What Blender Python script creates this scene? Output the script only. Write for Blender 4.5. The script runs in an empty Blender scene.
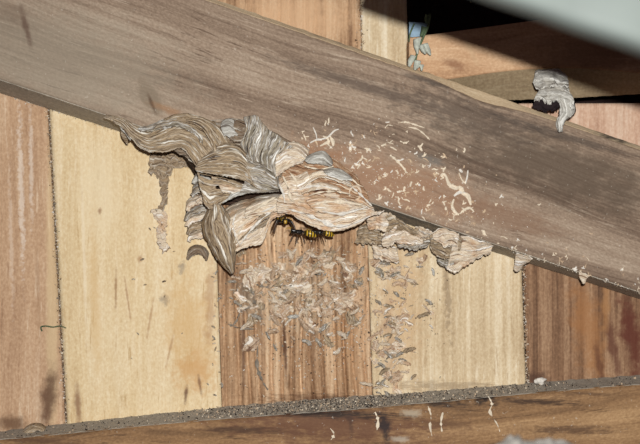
import bpy, math, random
from mathutils import Vector, Matrix, Euler, noise as MN
S = bpy.context.scene
COL = S.collection
rng = random.Random(7)

# ------------------------------------------------------------------ camera, light, exposure
F_PX, DIST = 1150.0, 0.90
PITCH, ROLL = math.radians(4.0), math.radians(2.6)
cam = bpy.data.objects.new('camera', bpy.data.cameras.new('camera'))
COL.objects.link(cam)
S.camera = cam
cam.data.sensor_width = 36.0
cam.data.lens = 36.0 * F_PX / 640.0
cam.data.clip_start = 0.01
cam.data.clip_end = 20
R_CAM = (Euler((math.radians(90) + PITCH, 0, 0)).to_matrix() @ Matrix.Rotation(-ROLL, 3, 'Z'))
CAM = Vector((0, -DIST, 0))
cam.matrix_world = Matrix.Translation(CAM) @ R_CAM.to_4x4()
cam.data.dof.use_dof = True
cam.data.dof.focus_distance = 0.865
cam.data.dof.aperture_fstop = 5.2

world = bpy.data.worlds.new('attic_gloom')
S.world = world
world.use_nodes = True
world.node_tree.nodes['Background'].inputs[0].default_value = (0.9, 0.66, 0.7, 1)
world.node_tree.nodes['Background'].inputs[1].default_value = 0.05

def lamp(name, kind, loc, power, col, radius):
    l = bpy.data.lights.new(name, kind)
    l.energy = power
    l.color = col
    l.shadow_soft_size = radius
    o = bpy.data.objects.new(name, l)
    o.location = loc
    COL.objects.link(o)
    return o
# the camera's own flash, above and a little right of the lens
lamp('camera_flash', 'POINT', (0.022, -DIST - 0.01, 0.046), 34.0, (1.0, 0.985, 0.95), 0.006)

S.view_settings.view_transform = 'Standard'
S.view_settings.look = 'None'
S.view_settings.exposure = -0.08
S.view_settings.gamma = 1.0
S.view_settings.use_curve_mapping = False

# ------------------------------------------------------------------ coordinates
def at(px, py, d=0.0):
    """point on the plane d millimetres in front of the boards (y = -d)"""
    if 0 < d < 100: d *= .75          # everything on the timbers stands this much closer to them
    v = R_CAM @ Vector(((px - 320) / F_PX, (222 - py) / F_PX, -1.0))
    return CAM + v * ((-d * 0.001 + DIST) / v.y)

def raf_low(x): return 80 + .332 * x
def raf_back(x): return 93 + .322 * x
def raf_top(x): return (x - 215) * .345
D_RAF, D_BEAM = 50.0, 30.0
def beam_back(x):
    pts = [(-80, 442), (0, 433), (60, 425), (225, 407), (372, 396), (526, 384), (640, 376), (720, 370)]
    for (a, b), (c, e) in zip(pts, pts[1:]):
        if x <= c: return b + (e - b) * (x - a) / (c - a)
    return 370
def beam_front(x):
    pts = [(-100, 449), (0, 439), (200, 420), (300, 412.5), (440, 402.5), (526, 391), (640, 384), (760, 376)]
    for (a, b), (c, e) in zip(pts, pts[1:]):
        if x <= c: return b + (e - b) * (x - a) / (c - a)
    return 376
def surf(px, py):
    if raf_top(px) < py < raf_low(px): return D_RAF
    if py > beam_front(px): return D_BEAM
    return 0.0

def nz(x, y=0.0, z=0.0): return MN.noise(Vector((x, y, z)))

# ------------------------------------------------------------------ object helpers
def link(o, parent=None):
    COL.objects.link(o)
    if parent is not None: o.parent = parent
    return o
def tag(o, label=None, cat=None, group=None, kind=None):
    for k, v in (('label', label), ('category', cat), ('group', group), ('kind', kind)):
        if v: o[k] = v
    return o
def empty(name, loc):
    o = bpy.data.objects.new(name, None)
    o.empty_display_size = 0.01
    o.location = loc
    return link(o)
def mk(name, verts, faces, mat, parent=None, uvs=None, smooth=True):
    c = Vector((0, 0, 0))
    for v in verts: c += v
    c /= max(1, len(verts))
    me = bpy.data.meshes.new(name)
    me.from_pydata([v - c for v in verts], [], faces)
    if uvs is not None:
        uvl = me.uv_layers.new(name='UVMap')
        for i, l in enumerate(me.loops): uvl.data[i].uv = uvs[l.vertex_index]
    if smooth:
        me.polygons.foreach_set('use_smooth', [True] * len(me.polygons))
    if isinstance(mat, (list, tuple)):
        for m in mat: me.materials.append(m)
    else: me.materials.append(mat)
    o = bpy.data.objects.new(name, me)
    link(o, parent)
    o.location = c - (parent_world(parent) if parent else Vector((0, 0, 0)))
    return o
def parent_world(p):
    v = Vector(p.location)
    while p.parent is not None:
        p = p.parent
        v += Vector(p.location)
    return v

# ------------------------------------------------------------------ materials
def lin(r, g, b):
    f = lambda v: (v / 255 / 12.92) if v / 255 <= .04045 else ((v / 255 + .055) / 1.055) ** 2.4
    return (f(r), f(g), f(b), 1)
class NT:
    def __init__(s, name, rough=.8, spec=.2):
        s.m = bpy.data.materials.new(name); s.m.use_nodes = True
        s.t = s.m.node_tree; s.n = s.t.nodes; s.b = s.n['Principled BSDF']
        s.b.inputs['Roughness'].default_value = rough
        s.b.inputs['Specular IOR Level'].default_value = spec
    def node(s, ty, **kw):
        n = s.n.new(ty)
        for k, v in kw.items(): setattr(n, k, v)
        return n
    def put(s, sock, v):
        if isinstance(v, bpy.types.NodeSocket): s.t.links.new(v, sock)
        else: sock.default_value = v
    def math(s, op, a, b=0.0, c=0.0, clamp=False):
        n = s.node('ShaderNodeMath', operation=op, use_clamp=clamp)
        s.put(n.inputs[0], a); s.put(n.inputs[1], b); s.put(n.inputs[2], c)
        return n.outputs[0]
    def vmath(s, op, a, b):
        n = s.node('ShaderNodeVectorMath', operation=op)
        s.put(n.inputs[0], a); s.put(n.inputs[1], b)
        return n.outputs[0]
    def noise(s, vec, scale=1.0, detail=3.0, rough=.55, dist=0.0):
        n = s.node('ShaderNodeTexNoise')
        s.put(n.inputs['Vector'], vec)
        n.inputs['Scale'].default_value = scale; n.inputs['Detail'].default_value = detail
        n.inputs['Roughness'].default_value = rough; n.inputs['Distortion'].default_value = dist
        return n.outputs[0]
    def ramp(s, fac, stops, interp='LINEAR'):
        n = s.node('ShaderNodeValToRGB')
        n.color_ramp.interpolation = interp
        e = n.color_ramp.elements
        while len(e) < len(stops): e.new(.5)
        for i, (p, c) in enumerate(stops):
            e[i].position = p
            e[i].color = c if len(c) == 4 else (*c, 1)
        s.put(n.inputs[0], fac)
        return n.outputs[0]
    def mix(s, fac, a, b, mode='MIX'):
        n = s.node('ShaderNodeMix', data_type='RGBA', blend_type=mode)
        s.put(n.inputs[0], fac); s.put(n.inputs[6], a); s.put(n.inputs[7], b)
        return n.outputs[2]
    def pos(s): return s.node('ShaderNodeNewGeometry').outputs['Position']
    def smooth(s, v, lo, hi):
        n = s.node('ShaderNodeMapRange', interpolation_type='SMOOTHSTEP')
        s.put(n.inputs[0], v); n.inputs[1].default_value = lo; n.inputs[2].default_value = hi
        return n.outputs[0]
    def bump(s, h, strength=.5, dist=.001):
        n = s.node('ShaderNodeBump')
        n.inputs['Strength'].default_value = strength; n.inputs['Distance'].default_value = dist
        s.put(n.inputs['Height'], h)
        s.t.links.new(n.outputs[0], s.b.inputs['Normal'])
    def colour(s, c): s.put(s.b.inputs['Base Color'], c); return s.m
    def scaled(s, vec, sc):
        n = s.node('ShaderNodeVectorMath', operation='MULTIPLY')
        s.put(n.inputs[0], vec); n.inputs[1].default_value = sc
        return n.outputs[0]

def stain(N, base, px, py, rx, ry, ang, col, strength, d=0.0, ns=90.0, na=.5, soft=.8, grain=None):
    """a mark with a place and shape of its own on the timber, in metres on the surface"""
    c = at(px, py, d); k = (DIST - d / 1000) / F_PX
    P = N.vmath('SUBTRACT', N.pos(), tuple(c))
    mp = N.node('ShaderNodeMapping')
    # rotate in the XZ plane so that x runs along the mark
    mp.inputs['Rotation'].default_value = (0, -math.radians(ang), 0)
    N.put(mp.inputs['Vector'], P)
    q = N.scaled(mp.outputs[0], (1 / (rx * k), 0.0, 1 / (ry * k)))
    ln = N.node('ShaderNodeVectorMath', operation='LENGTH')
    N.put(ln.inputs[0], q)
    w = N.noise(N.scaled(mp.outputs[0], (1.0, 1.0, max(1.0, rx / ry * .6))), ns, 4, .65)
    v = N.math('ADD', ln.outputs['Value'], N.math('MULTIPLY', N.math('SUBTRACT', w, .5), na * 3))
    m = N.smooth(v, 1.0, 1.0 - soft)
    m = N.math('MULTIPLY', m, strength)
    if grain is not None: m = N.math('MULTIPLY', m, grain)
    return N.mix(m, base, col)

def wood(name, dark, mid, light, ring=26.0, fine=260.0, along=2.0, off=0.0, bumpy=.5, rough=.75, contrast=1.0, stains=(), d=0.0, speck=.0, wav=.25, streak=.8, sat=.93, val=1.04, hue=.504):
    """UV in metres: u along the grain, v across it"""
    N = NT(name, rough, .25)
    uv = N.node('ShaderNodeUVMap').outputs[0]
    uv = N.vmath('ADD', uv, (off, off * .37, off))
    warp = N.noise(N.scaled(uv, (3.0, 9.0, 1)), 1.0, 2, .5)
    sx = N.node('ShaderNodeSeparateXYZ'); N.put(sx.inputs[0], uv)
    v2 = N.math('ADD', sx.outputs[1], N.math('MULTIPLY', warp, wav * .1))
    cb = N.node('ShaderNodeCombineXYZ')
    N.put(cb.inputs[0], N.math('MULTIPLY', sx.outputs[0], along)); N.put(cb.inputs[1], N.math('MULTIPLY', v2, ring)); 
    n1 = N.noise(cb.outputs[0], 1.0, 3, .6)
    cb2 = N.node('ShaderNodeCombineXYZ')
    N.put(cb2.inputs[0], N.math('MULTIPLY', sx.outputs[0], along * 9)); N.put(cb2.inputs[1], N.math('MULTIPLY', v2, fine))
    n2 = N.noise(cb2.outputs[0], 1.0, 3, .65)
    n3 = N.noise(N.scaled(uv, (14.0, 20.0, 1)), 1.0, 4, .6)
    n4 = N.noise(N.scaled(uv, (420.0, 600.0, 1)), 1.0, 2, .6)
    f = N.math('ADD', N.math('MULTIPLY', n1, .55), N.math('ADD', N.math('MULTIPLY', n2, .27), N.math('MULTIPLY', n3, .18)))
    w = .17 / contrast
    c = N.ramp(f, [(.5 - w, dark), (.5, mid), (.5 + w, light)])
    cb3 = N.node('ShaderNodeCombineXYZ')
    N.put(cb3.inputs[0], N.math('MULTIPLY', sx.outputs[0], 28.0)); N.put(cb3.inputs[1], N.math('MULTIPLY', v2, 330.0)); cb3.inputs[2].default_value = 3.0
    n5 = N.noise(cb3.outputs[0], 1.0, 3, .7)
    patch = N.noise(N.scaled(uv, (16.0, 34.0, 1)), 1.0, 3, .6)
    c = N.mix(N.math('MULTIPLY', N.math('MULTIPLY', N.smooth(n5, .54, .68), N.smooth(patch, .46, .60)), streak), c, dark)
    c = N.mix(N.math('MULTIPLY', N.math('MULTIPLY', N.smooth(n5, .46, .34), N.smooth(patch, .52, .40)), streak * .8), c, light)
    c = N.mix(.5, c, N.ramp(n4, [(.3, (.25, .25, .25)), (.5, (.5, .5, .5)), (.72, (.85, .85, .85))]), 'SOFT_LIGHT')
    for st in stains: c = stain(N, c, *st[:7], d=d, **(st[7] if len(st) > 7 else {}))
    if speck > 0:
        v = N.noise(N.scaled(N.pos(), (1, 1, 1)), 420, 2, .6)
        c = N.mix(N.math('MULTIPLY', N.smooth(v, .69, .74), speck), c, lin(222, 214, 200))
    N.bump(N.math('ADD', N.math('MULTIPLY', n2, .8), N.math('MULTIPLY', n4, .5)), bumpy, .0006)
    hs = N.node('ShaderNodeHueSaturation'); hs.inputs['Hue'].default_value = hue; hs.inputs['Saturation'].default_value = sat; hs.inputs['Value'].default_value = val
    N.put(hs.inputs['Color'], c)
    return N.colour(hs.outputs[0])

def nest_paper(name, stops, freq=.55, bump=.8, seed=0.0, warm=None, warm_amt=.5):
    """UV in millimetres: u along a band of chewed fibre, v across the bands"""
    N = NT(name, .85, .12)
    uv = N.node('ShaderNodeUVMap').outputs[0]
    w = N.noise(N.scaled(uv, (.13, .10, 1)), 1.0, 2, .5)
    sx = N.node('ShaderNodeSeparateXYZ'); N.put(sx.inputs[0], uv)
    v2 = N.math('ADD', sx.outputs[1], N.math('MULTIPLY', w, 2.6))
    def st(fu, fv, det):
        cb = N.node('ShaderNodeCombineXYZ')
        N.put(cb.inputs[0], N.math('MULTIPLY', sx.outputs[0], fu)); N.put(cb.inputs[1], N.math('MULTIPLY', v2, fv)); cb.inputs[2].default_value = seed
        return N.noise(cb.outputs[0], 1.0, det, .6)
    a = st(.022, freq, 1); b = st(.06, freq * 2.6, 1); e = st(1.5, 2.6, 2)
    f = N.math('ADD', N.math('MULTIPLY', a, .58), N.math('MULTIPLY', b, .42))
    c = N.ramp(f, stops)
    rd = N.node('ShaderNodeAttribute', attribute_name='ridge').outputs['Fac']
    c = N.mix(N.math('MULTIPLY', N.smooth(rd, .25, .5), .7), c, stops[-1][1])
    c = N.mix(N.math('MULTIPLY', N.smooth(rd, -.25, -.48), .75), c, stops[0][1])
    c = N.mix(.22, c, N.ramp(e, [(.3, (.2, .2, .2)), (.7, (.85, .85, .85))]), 'SOFT_LIGHT')
    if warm:
        g = N.noise(N.pos(), 55, 3, .6)
        c = N.mix(N.math('MULTIPLY', N.smooth(g, .50, .66), warm_amt), c, warm, 'MULTIPLY')
    N.bump(N.math('ADD', N.math('MULTIPLY', f, 1.0), N.math('MULTIPLY', e, .22)), bump, .0016)
    return N.colour(c)

def flat(name, col, rough=.8, var=.25, scale=300, spec=.2):
    N = NT(name, rough, spec)
    n = N.noise(N.pos(), scale, 3, .6)
    dk = tuple(x * (1 - var) for x in col[:3]) + (1,)
    lt = tuple(min(1, x * (1 + var)) for x in col[:3]) + (1,)
    c = N.ramp(n, [(.35, dk), (.65, lt)])
    N.bump(n, .3, .0006)
    return N.colour(c)

# ------------------------------------------------------------------ boards of the wall
def curve_eval(pts, t):
    """catmull-rom through pts, t in 0..len-1"""
    n = len(pts)
    i = min(int(t), n - 2); f = t - i
    p0 = pts[max(i - 1, 0)]; p1 = pts[i]; p2 = pts[i + 1]; p3 = pts[min(i + 2, n - 1)]
    return tuple(.5 * (2 * b + (-a + c) * f + (2 * a - 5 * b + 4 * c - e) * f * f + (-a + 3 * b - 3 * c + e) * f ** 3)
                 for a, b, c, e in zip(p0, p1, p2, p3))
def resample(pts, n):
    if len(pts) == 1: return [pts[0]] * (n + 1)
    K = len(pts) - 1; m = 12 * K
    fine = [curve_eval(pts, K * i / m) for i in range(m + 1)]
    L = [0.0]
    for a, b in zip(fine, fine[1:]): L.append(L[-1] + math.hypot(a[0] - b[0], a[1] - b[1]) + 1e-6)
    out = []; j = 0
    for i in range(n + 1):
        s = L[-1] * i / n
        while j < m - 1 and L[j + 1] < s: j += 1
        f = (s - L[j]) / (L[j + 1] - L[j])
        out.append(tuple(a + (b - a) * min(1, f) for a, b in zip(fine[j], fine[j + 1])))
    return out

def slab(name, left, right, d, thick, mat, parent, nu=60, nv=24, disp=None, along='v', uvoff=(0, 0)):
    """board whose front face is spanned by two polylines (px); grid rows run along them.
    along 'v': grain runs along the polylines."""
    A = resample(left, nu); B = resample(right, nu)
    V = []; U = []
    k = (DIST - d * .001) / F_PX
    for i in range(nu + 1):
        for j in range(nv + 1):
            f = j / nv
            x = A[i][0] + (B[i][0] - A[i][0]) * f; y = A[i][1] + (B[i][1] - A[i][1]) * f
            h = disp(x, y, f) if disp else 0.0
            e = min(f, 1 - f)
            if e == 0: h -= .8
            V.append(at(x, y, d + h))
            U.append(((y if along == 'v' else x) * k + uvoff[0], (x if along == 'v' else y) * k + uvoff[1]))
            if along == 'line':
                U[-1] = (i / nu * math.hypot(A[0][0] - A[-1][0], A[0][1] - A[-1][1]) * k + uvoff[0],
                         f * math.hypot(A[0][0] - B[0][0], A[0][1] - B[0][1]) * k + uvoff[1])
    W = nv + 1
    F = []
    for i in range(nu):
        for j in range(nv):
            a = i * W + j
            F.append((a, a + W, a + W + 1, a + 1))
    rim = [j for j in range(W)] + [i * W + nv for i in range(1, nu + 1)] + [nu * W + j for j in range(nv - 1, -1, -1)] + [i * W for i in range(nu - 1, 0, -1)]
    base = len(V)
    for r in rim:
        v = V[r].copy(); v.y = -(d - thick) * .001
        V.append(v); U.append((U[r][0], U[r][1] + thick * .001))
    n = len(rim)
    for i in range(n):
        j = (i + 1) % n
        F.append((rim[i], rim[j], base + j, base + i))
    F.append(tuple(range(base + n - 1, base - 1, -1)))
    o = mk(name, V, F, mat, parent, U, smooth=True)
    me = o.data
    # sharp side faces
    for p in me.polygons:
        if p.index >= nu * nv: p.use_smooth = False
    return o

# backing panel: the dark felt behind the boards
back_mat = flat('dark_felt', lin(38, 26, 24), .95, .4, 120)
pts = [at(-120, -140, -55), at(780, -140, -55), at(780, 560, -55), at(-120, 560, -55)]
pts2 = [p + Vector((0, .006, 0)) for p in pts]
wall = mk('wall_back', pts + pts2, [(0, 3, 2, 1), (4, 5, 6, 7), (0, 1, 5, 4), (1, 2, 6, 5), (2, 3, 7, 6), (3, 0, 4, 7)], back_mat, smooth=False)
tag(wall, 'dark backing behind the upright timber boards', kind='structure')

WHITE = lin(228, 214, 196)
mA = wood('board_pinkish', lin(160, 116, 90), lin(192, 150, 120), lin(220, 190, 164), 22, 230, 1.6, .3, hue=.512, stains=[
    (21, 190, 4, 110, 0, lin(230, 212, 198), .6, dict(ns=260, na=.9)), (31, 165, 3, 80, 1, lin(230, 212, 198), .5, dict(ns=260, na=.9)), (11, 240, 3, 90, 0, lin(224, 200, 182), .4, dict(ns=260, na=.9)), (38, 290, 3, 70, 0, lin(156, 112, 84), .5, dict(na=.7)),
    (53, 250, 9, 260, 2, lin(214, 182, 142), .6, dict(na=.2, soft=.6)),
    (48, 400, 12, 45, 12, lin(88, 52, 38), .85, dict(na=.45)),
    (12, 425, 22, 14, 0, lin(95, 60, 42), .8, dict(na=.5)),
])
mB = wood('board_cream', lin(190, 156, 108), lin(218, 191, 148), lin(234, 214, 180), 24, 190, 1.2, 1.7, contrast=1.0, stains=[
    (100, 190, 30, 70, 0, lin(232, 212, 176), .5, {}),
    (190, 330, 34, 75, -8, lin(205, 160, 98), .55, dict(na=.7)),
    (95, 300, 8, 110, 0, lin(208, 168, 110), .5, dict(na=.4)),
    (196, 372, 26, 26, 4, lin(200, 146, 84), .6, dict(na=.9)), (186, 395, 3, 12, 10, lin(96, 56, 40), .8, dict(na=.7)), (200, 385, 2.5, 14, -6, lin(110, 68, 46), .7, dict(na=.7)),
    (116, 290, 2, 24, 3, lin(150, 104, 66), .7, dict(na=.7)), (128, 300, 1.6, 30, -6, lin(160, 112, 74), .6, dict(na=.7)), (150, 320, 2, 26, 12, lin(168, 120, 76), .6, dict(na=.7)), (170, 350, 2, 22, 16, lin(170, 124, 82), .6, dict(na=.7)),
    (165, 300, 7, 7, 0, lin(140, 126, 110), .6, dict(ns=240, na=.9)), (182, 268, 5, 8, 20, lin(134, 120, 108), .6, dict(ns=240, na=.9)), (84, 250, 2.5, 120, 0, lin(240, 224, 196), .5, dict(na=.5)),
    (78, 405, 5, 26, 0, lin(120, 72, 48), .7, dict(na=.5)),
    (100, 212, 3, 5, 10, lin(150, 105, 70), .8, dict(na=.8)),
    (140, 260, 4, 6, 20, lin(165, 120, 80), .7, dict(na=.8)),
    (210, 300, 8, 60, 5, lin(170, 122, 82), .5, dict(na=.9)),
])
mC = wood('board_gnawed', lin(126, 90, 66), lin(184, 144, 112), lin(214, 180, 148), 130, 360, 2.0, 3.1, contrast=1.55, wav=.1, hue=.508, sat=.97, stains=[
    (300, 300, 75, 45, 10, lin(190, 164, 138), .5, dict(ns=110, na=1.2)),
    (250, 300, 14, 30, -25, lin(124, 112, 100), .65, dict(ns=180, na=1.1)),
    (345, 345, 22, 55, 0, lin(184, 140, 104), .5, dict(na=.6)),
    (330, 400, 90, 8, 4, lin(92, 58, 42), .7, dict(na=.8)),
    (290, 20, 90, 40, 0, lin(214, 170, 134), .75, dict(na=.3)),
    (285, 350, 3, 45, 0, lin(78, 46, 38), .8, dict(na=.5)),
    (243, 350, 3, 60, 2, lin(84, 50, 40), .7, dict(na=.5)),
])
mD = wood('board_straw', lin(180, 152, 116), lin(208, 184, 148), lin(232, 216, 188), 85, 280, .9, 5.2, contrast=1.3, wav=.04, stains=[
    (400, 300, 34, 110, 0, lin(196, 160, 118), .6, dict(na=.6)),
    (447, 290, 5, 60, 0, lin(140, 116, 90), .6, dict(ns=240, na=1.1)),
    (388, 330, 12, 60, 0, lin(168, 128, 94), .5, dict(na=1.0)),
    (450, 386, 80, 7, 4, lin(130, 108, 84), .5, dict(na=1.0)),
])
mE = wood('board_redbrown', lin(92, 62, 48), lin(134, 96, 76), lin(170, 132, 108), 120, 330, 1.0, 7.7, hue=.514, sat=1.0, contrast=1.5, wav=.05, stains=[
    (588, 330, 22, 70, -6, lin(160, 102, 68), .7, dict(na=.5)),
    (632, 340, 15, 62, -5, lin(92, 34, 32), .85, dict(na=.6)), (614, 352, 7, 52, -8, lin(86, 36, 32), .7, dict(na=.6)),
    (600, 368, 5, 34, -6, lin(84, 40, 34), .6, dict(na=.6)), (606, 310, 6, 40, 6, lin(176, 118, 78), .5, dict(na=.5)),
    (535, 380, 22, 12, 0, lin(70, 42, 36), .7, dict(na=.7)),
])
def relief(a, ax=.9, az=.02, seed=0, lump=0.0):
    def f(x, y, v):
        h = a * (nz(x * ax * .12 + seed, y * az * .3, seed) + .4 * nz(x * ax * .4, y * az, seed + 3))
        if lump: h += lump * max(0, nz(x * .09, y * .09, seed + 9)) * math.exp(-((y - 300) / 60) ** 2)
        return h
    return f
def grooves(x, y, v):      # gnawed flutes running down the board
    k = 1.0 if y > 240 else (.25 if y < 120 else .6)
    w = x - y * .028
    s = abs(math.sin(w * .29 + 2.2 * nz(w * .04, y * .01)))
    h = -5.0 * k * (1 - s) ** 1.3 * (.6 + .8 * abs(nz(w * .07, y * .008, 7))) + .8 * nz(x * .3, y * .03) + .5 * nz(x * .5, y * .3)
    h += 3.5 * max(0, nz(x * .13, y * .13, 4))  * math.exp(-((y - 295) / 45) ** 2)
    return h
TH = 20
def jx(x0, x1, y): return x0 + (x1 - x0) * (y - 110) / 310     # a joint leaning 3 per cent
def jl(x0, x1, ys): return [(jx(x0, x1, y), y) for y in ys]
ys = [-60, 60, 180, 300, 450]
slab('board', [(-80, y) for y in ys], jl(47.5, 65, ys), 0, TH, mA, wall, 60, 20, relief(.6, seed=1))
slab('board', jl(49.5, 67, ys), jl(212, 222, ys), 1.0, TH, mB, wall, 90, 40, relief(.7, .5, .02, 2))
slab('board', jl(212.5, 222.5, ys), jl(363.5, 373, ys), -.5, TH, mC, wall, 240, 150, grooves)
slab('board', jl(364, 373.5, [120, 200, 300, 450]), jl(516, 527, [120, 200, 300, 450]), 1.0, TH, mD, wall, 90, 70, relief(.8, 1.1, .02, 5, 1.0))
slab('board', jl(364, 373.5, [-60, 0, 60, 119]), [(405.5, -60), (406.5, 0), (408.5, 60), (410, 119)], 1.0, TH, mD, wall, 30, 20, relief(.8, 1.1, .02, 6))
mE2 = wood('board_pale_pink', lin(176, 132, 108), lin(206, 166, 140), lin(226, 196, 172), 80, 300, 1.0, 9.7, contrast=1.3, wav=.05)
slab('board', jl(519, 530, [103.5, 130, 160, 199]), [(760, 103), (762, 130), (762, 160), (762, 199)], -1.0, TH, mE2, wall, 30, 60, relief(.7, 1.3, .02, 8))
slab('board', jl(517.5, 528.5, [201, 250, 300, 450]), [(762, 201), (762, 250), (762, 300), (762, 450)], -1.0, TH, mE, wall, 60, 60, relief(.7, 1.3, .02, 8))

# ------------------------------------------------------------------ rafter across the boards
GR = lin(150, 138, 121)
mR = wood('rafter_timber', lin(104, 82, 67), lin(148, 125, 106), lin(176, 156, 136), 34, 380, .8, 11.0, contrast=1.35, streak=1.0, wav=.5, d=D_RAF, speck=.25, stains=[
    (60, 60, 190, 80, 17, GR, .6, dict(na=.3)),
    (400, 185, 120, 38, 19, lin(150, 108, 80), .75, dict(na=.45, ns=60)),
    (500, 215, 90, 22, 19, lin(130, 96, 74), .65, dict(na=.5)),
    (560, 170, 190, 46, 19, lin(84, 68, 55), .8, dict(na=.5, ns=50)),
    (470, 115, 110, 26, 19, lin(84, 70, 60), .65, dict(na=.9, ns=110)),
    (360, 85, 130, 9, 20, lin(92, 76, 66), .8, dict(na=.6)),
    (430, 82, 40, 4, 20, lin(60, 52, 48), .7, dict(na=.6)),
    (560, 135, 110, 6, 19, lin(62, 54, 50), .6, dict(na=.7)),
    (26, 28, 5, 30, -12, lin(88, 60, 48), .7, dict(na=.5)),
    (12, 12, 22, 14, 0, lin(120, 100, 84), .5, dict(na=.5)),
    (150, 98, 11, 24, -25, lin(124, 108, 90), .6, dict(na=.3, soft=.4)),
    (152, 104, 3, 16, -20, lin(86, 62, 44), .8, dict(na=.4)),
    (168, 110, 26, 6, 22, lin(150, 104, 66), .6, dict(na=.6)),
    (430, 160, 22, 7, 19, lin(116, 112, 106), .6, dict(na=.7)),
    (318, 160, 50, 26, 19, lin(150, 100, 66), .6, dict(na=.7)),
])
mRU = wood('rafter_underside', lin(128, 120, 108), lin(156, 146, 132), lin(176, 164, 148), 30, 300, 1.2, 2.0)
mRE = wood('rafter_worn_lit_edge', lin(170, 144, 112), lin(206, 180, 146), lin(226, 204, 172), 30, 300, 1.2, 4.0, stains=[  # cream tone paints the light caught by the worn chamfer
    (620, 142, 60, 12, 0, lin(70, 62, 58), .9, dict(na=.5)), (430, 76, 22, 8, 0, lin(60, 60, 64), .9, dict(na=.5)),
    (340, 42, 80, 14, 20, lin(128, 108, 90), .9, dict(na=.5))])
rafter = empty('rafter', at(320, 160, 25))
tag(rafter, 'broad weathered grey-brown rafter crossing the boards diagonally', 'rafter')
xs = [-90, 60, 200, 330, 400, 430, 450, 470, 490, 510, 530, 560, 640, 740]
def chamf(x): return 3 + 6 * math.exp(-((x - 482) / 36) ** 2)
def raf_disp(x, y, f):
    h = .5 * nz(x * .03, y * .03) + .25 * nz(x * .02 + y * .35, y * .25 - x * .09)
    e = min(f, 1 - f) * 150
    if e < 3: h -= (3 - e) * .5
    return h
face = slab('timber_face', [(x, raf_top(x) + chamf(x) - .6) for x in xs], [(x, raf_low(x)) for x in xs], D_RAF, D_RAF - 6, mR, rafter, 220, 90, raf_disp, along='line')
# underside wedge and worn top edge with painted light are surfaces of their own
def strip(name, rows, mat, parent, n=120, wob=0.0, close=True):
    """loft through rows of (polyline, d)"""
    RR = [([(x, y, dd) for x, y in resample(pl, n)]) for pl, dd in rows]
    V = []; U = []
    for r, row in enumerate(RR):
        for i, (x, y, dd) in enumerate(row):
            w = wob * nz(x * .12, r * 3.1)
            V.append(at(x, y + w, dd + w * .5)); U.append((x * .00078, r * .012 + y * .0002))
    F = []; R = len(RR); W = n + 1
    for r in range(R if close else R - 1):
        q = (r + 1) % R
        for i in range(n): F.append((r * W + i, q * W + i, q * W + i + 1, r * W + i + 1))
    if close:
        F.append(tuple(r * W for r in range(R))); F.append(tuple(r * W + n for r in range(R - 1, -1, -1)))
    return mk(name, V, F, mat, parent, U, smooth=False)
strip('timber_underside', [([(x, raf_low(x) + .2) for x in xs], D_RAF - 1.5), ([(x, raf_back(x)) for x in xs], 3.2), ([(x, raf_back(x) - 60) for x in xs], 3.2), ([(x, raf_low(x) - 40) for x in xs], D_RAF - 6)], mRU, rafter, wob=.5)
strip('worn_lit_edge', [([(x, raf_top(x) - .6) for x in xs], D_RAF - 7), ([(x, raf_top(x) + chamf(x)) for x in xs], D_RAF - .9), ([(x, raf_top(x) + 16) for x in xs], D_RAF - 14)], mRE, rafter, wob=1.0)

# ------------------------------------------------------------------ purlin at the upper right
mP = wood('purlin_timber', lin(140, 98, 68), lin(190, 146, 108), lin(214, 176, 138), 40, 260, 2.0, 14.0, wav=1.2, contrast=1.1, d=40, stains=[
    (470, 50, 5, 22, -20, lin(200, 166, 128), .5, dict(na=.5)), (455, 66, 16, 8, 20, lin(120, 70, 44), .6, dict(na=.6)), (418, 66, 8, 8, 0, lin(158, 92, 58), .7, dict(na=.6)),
    (600, 50, 80, 34, 0, lin(120, 84, 62), .5, dict(na=.3))])
mP2 = wood('purlin_underside', lin(128, 106, 80), lin(158, 136, 106), lin(178, 158, 128), 30, 260, 1.6, 16.0, d=25)
purlin = tag(empty('purlin', at(520, 60, 30)), 'reddish brown roof timber behind the top edge of the rafter at upper right', 'purlin')
ptop = [(409, 37), (450, 32), (545, 19), (640, 6), (740, -8)]
pmid = [(409, 84), (450, 79), (509, 71), (569, 68), (640, 73), (740, 79)]
plow = [(409, 102), (450, 101), (509, 100), (569, 98), (640, 94), (740, 90)]
slab('timber_face', ptop, pmid, 42, 37, mP, purlin, 80, 20, relief(.5, .03, .4, 3), along='h')
strip('timber_underside', [(pmid, 41), (plow, 10), ([(x, y - 22) for x, y in plow], 6)], mP2, purlin, wob=.6)

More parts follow.
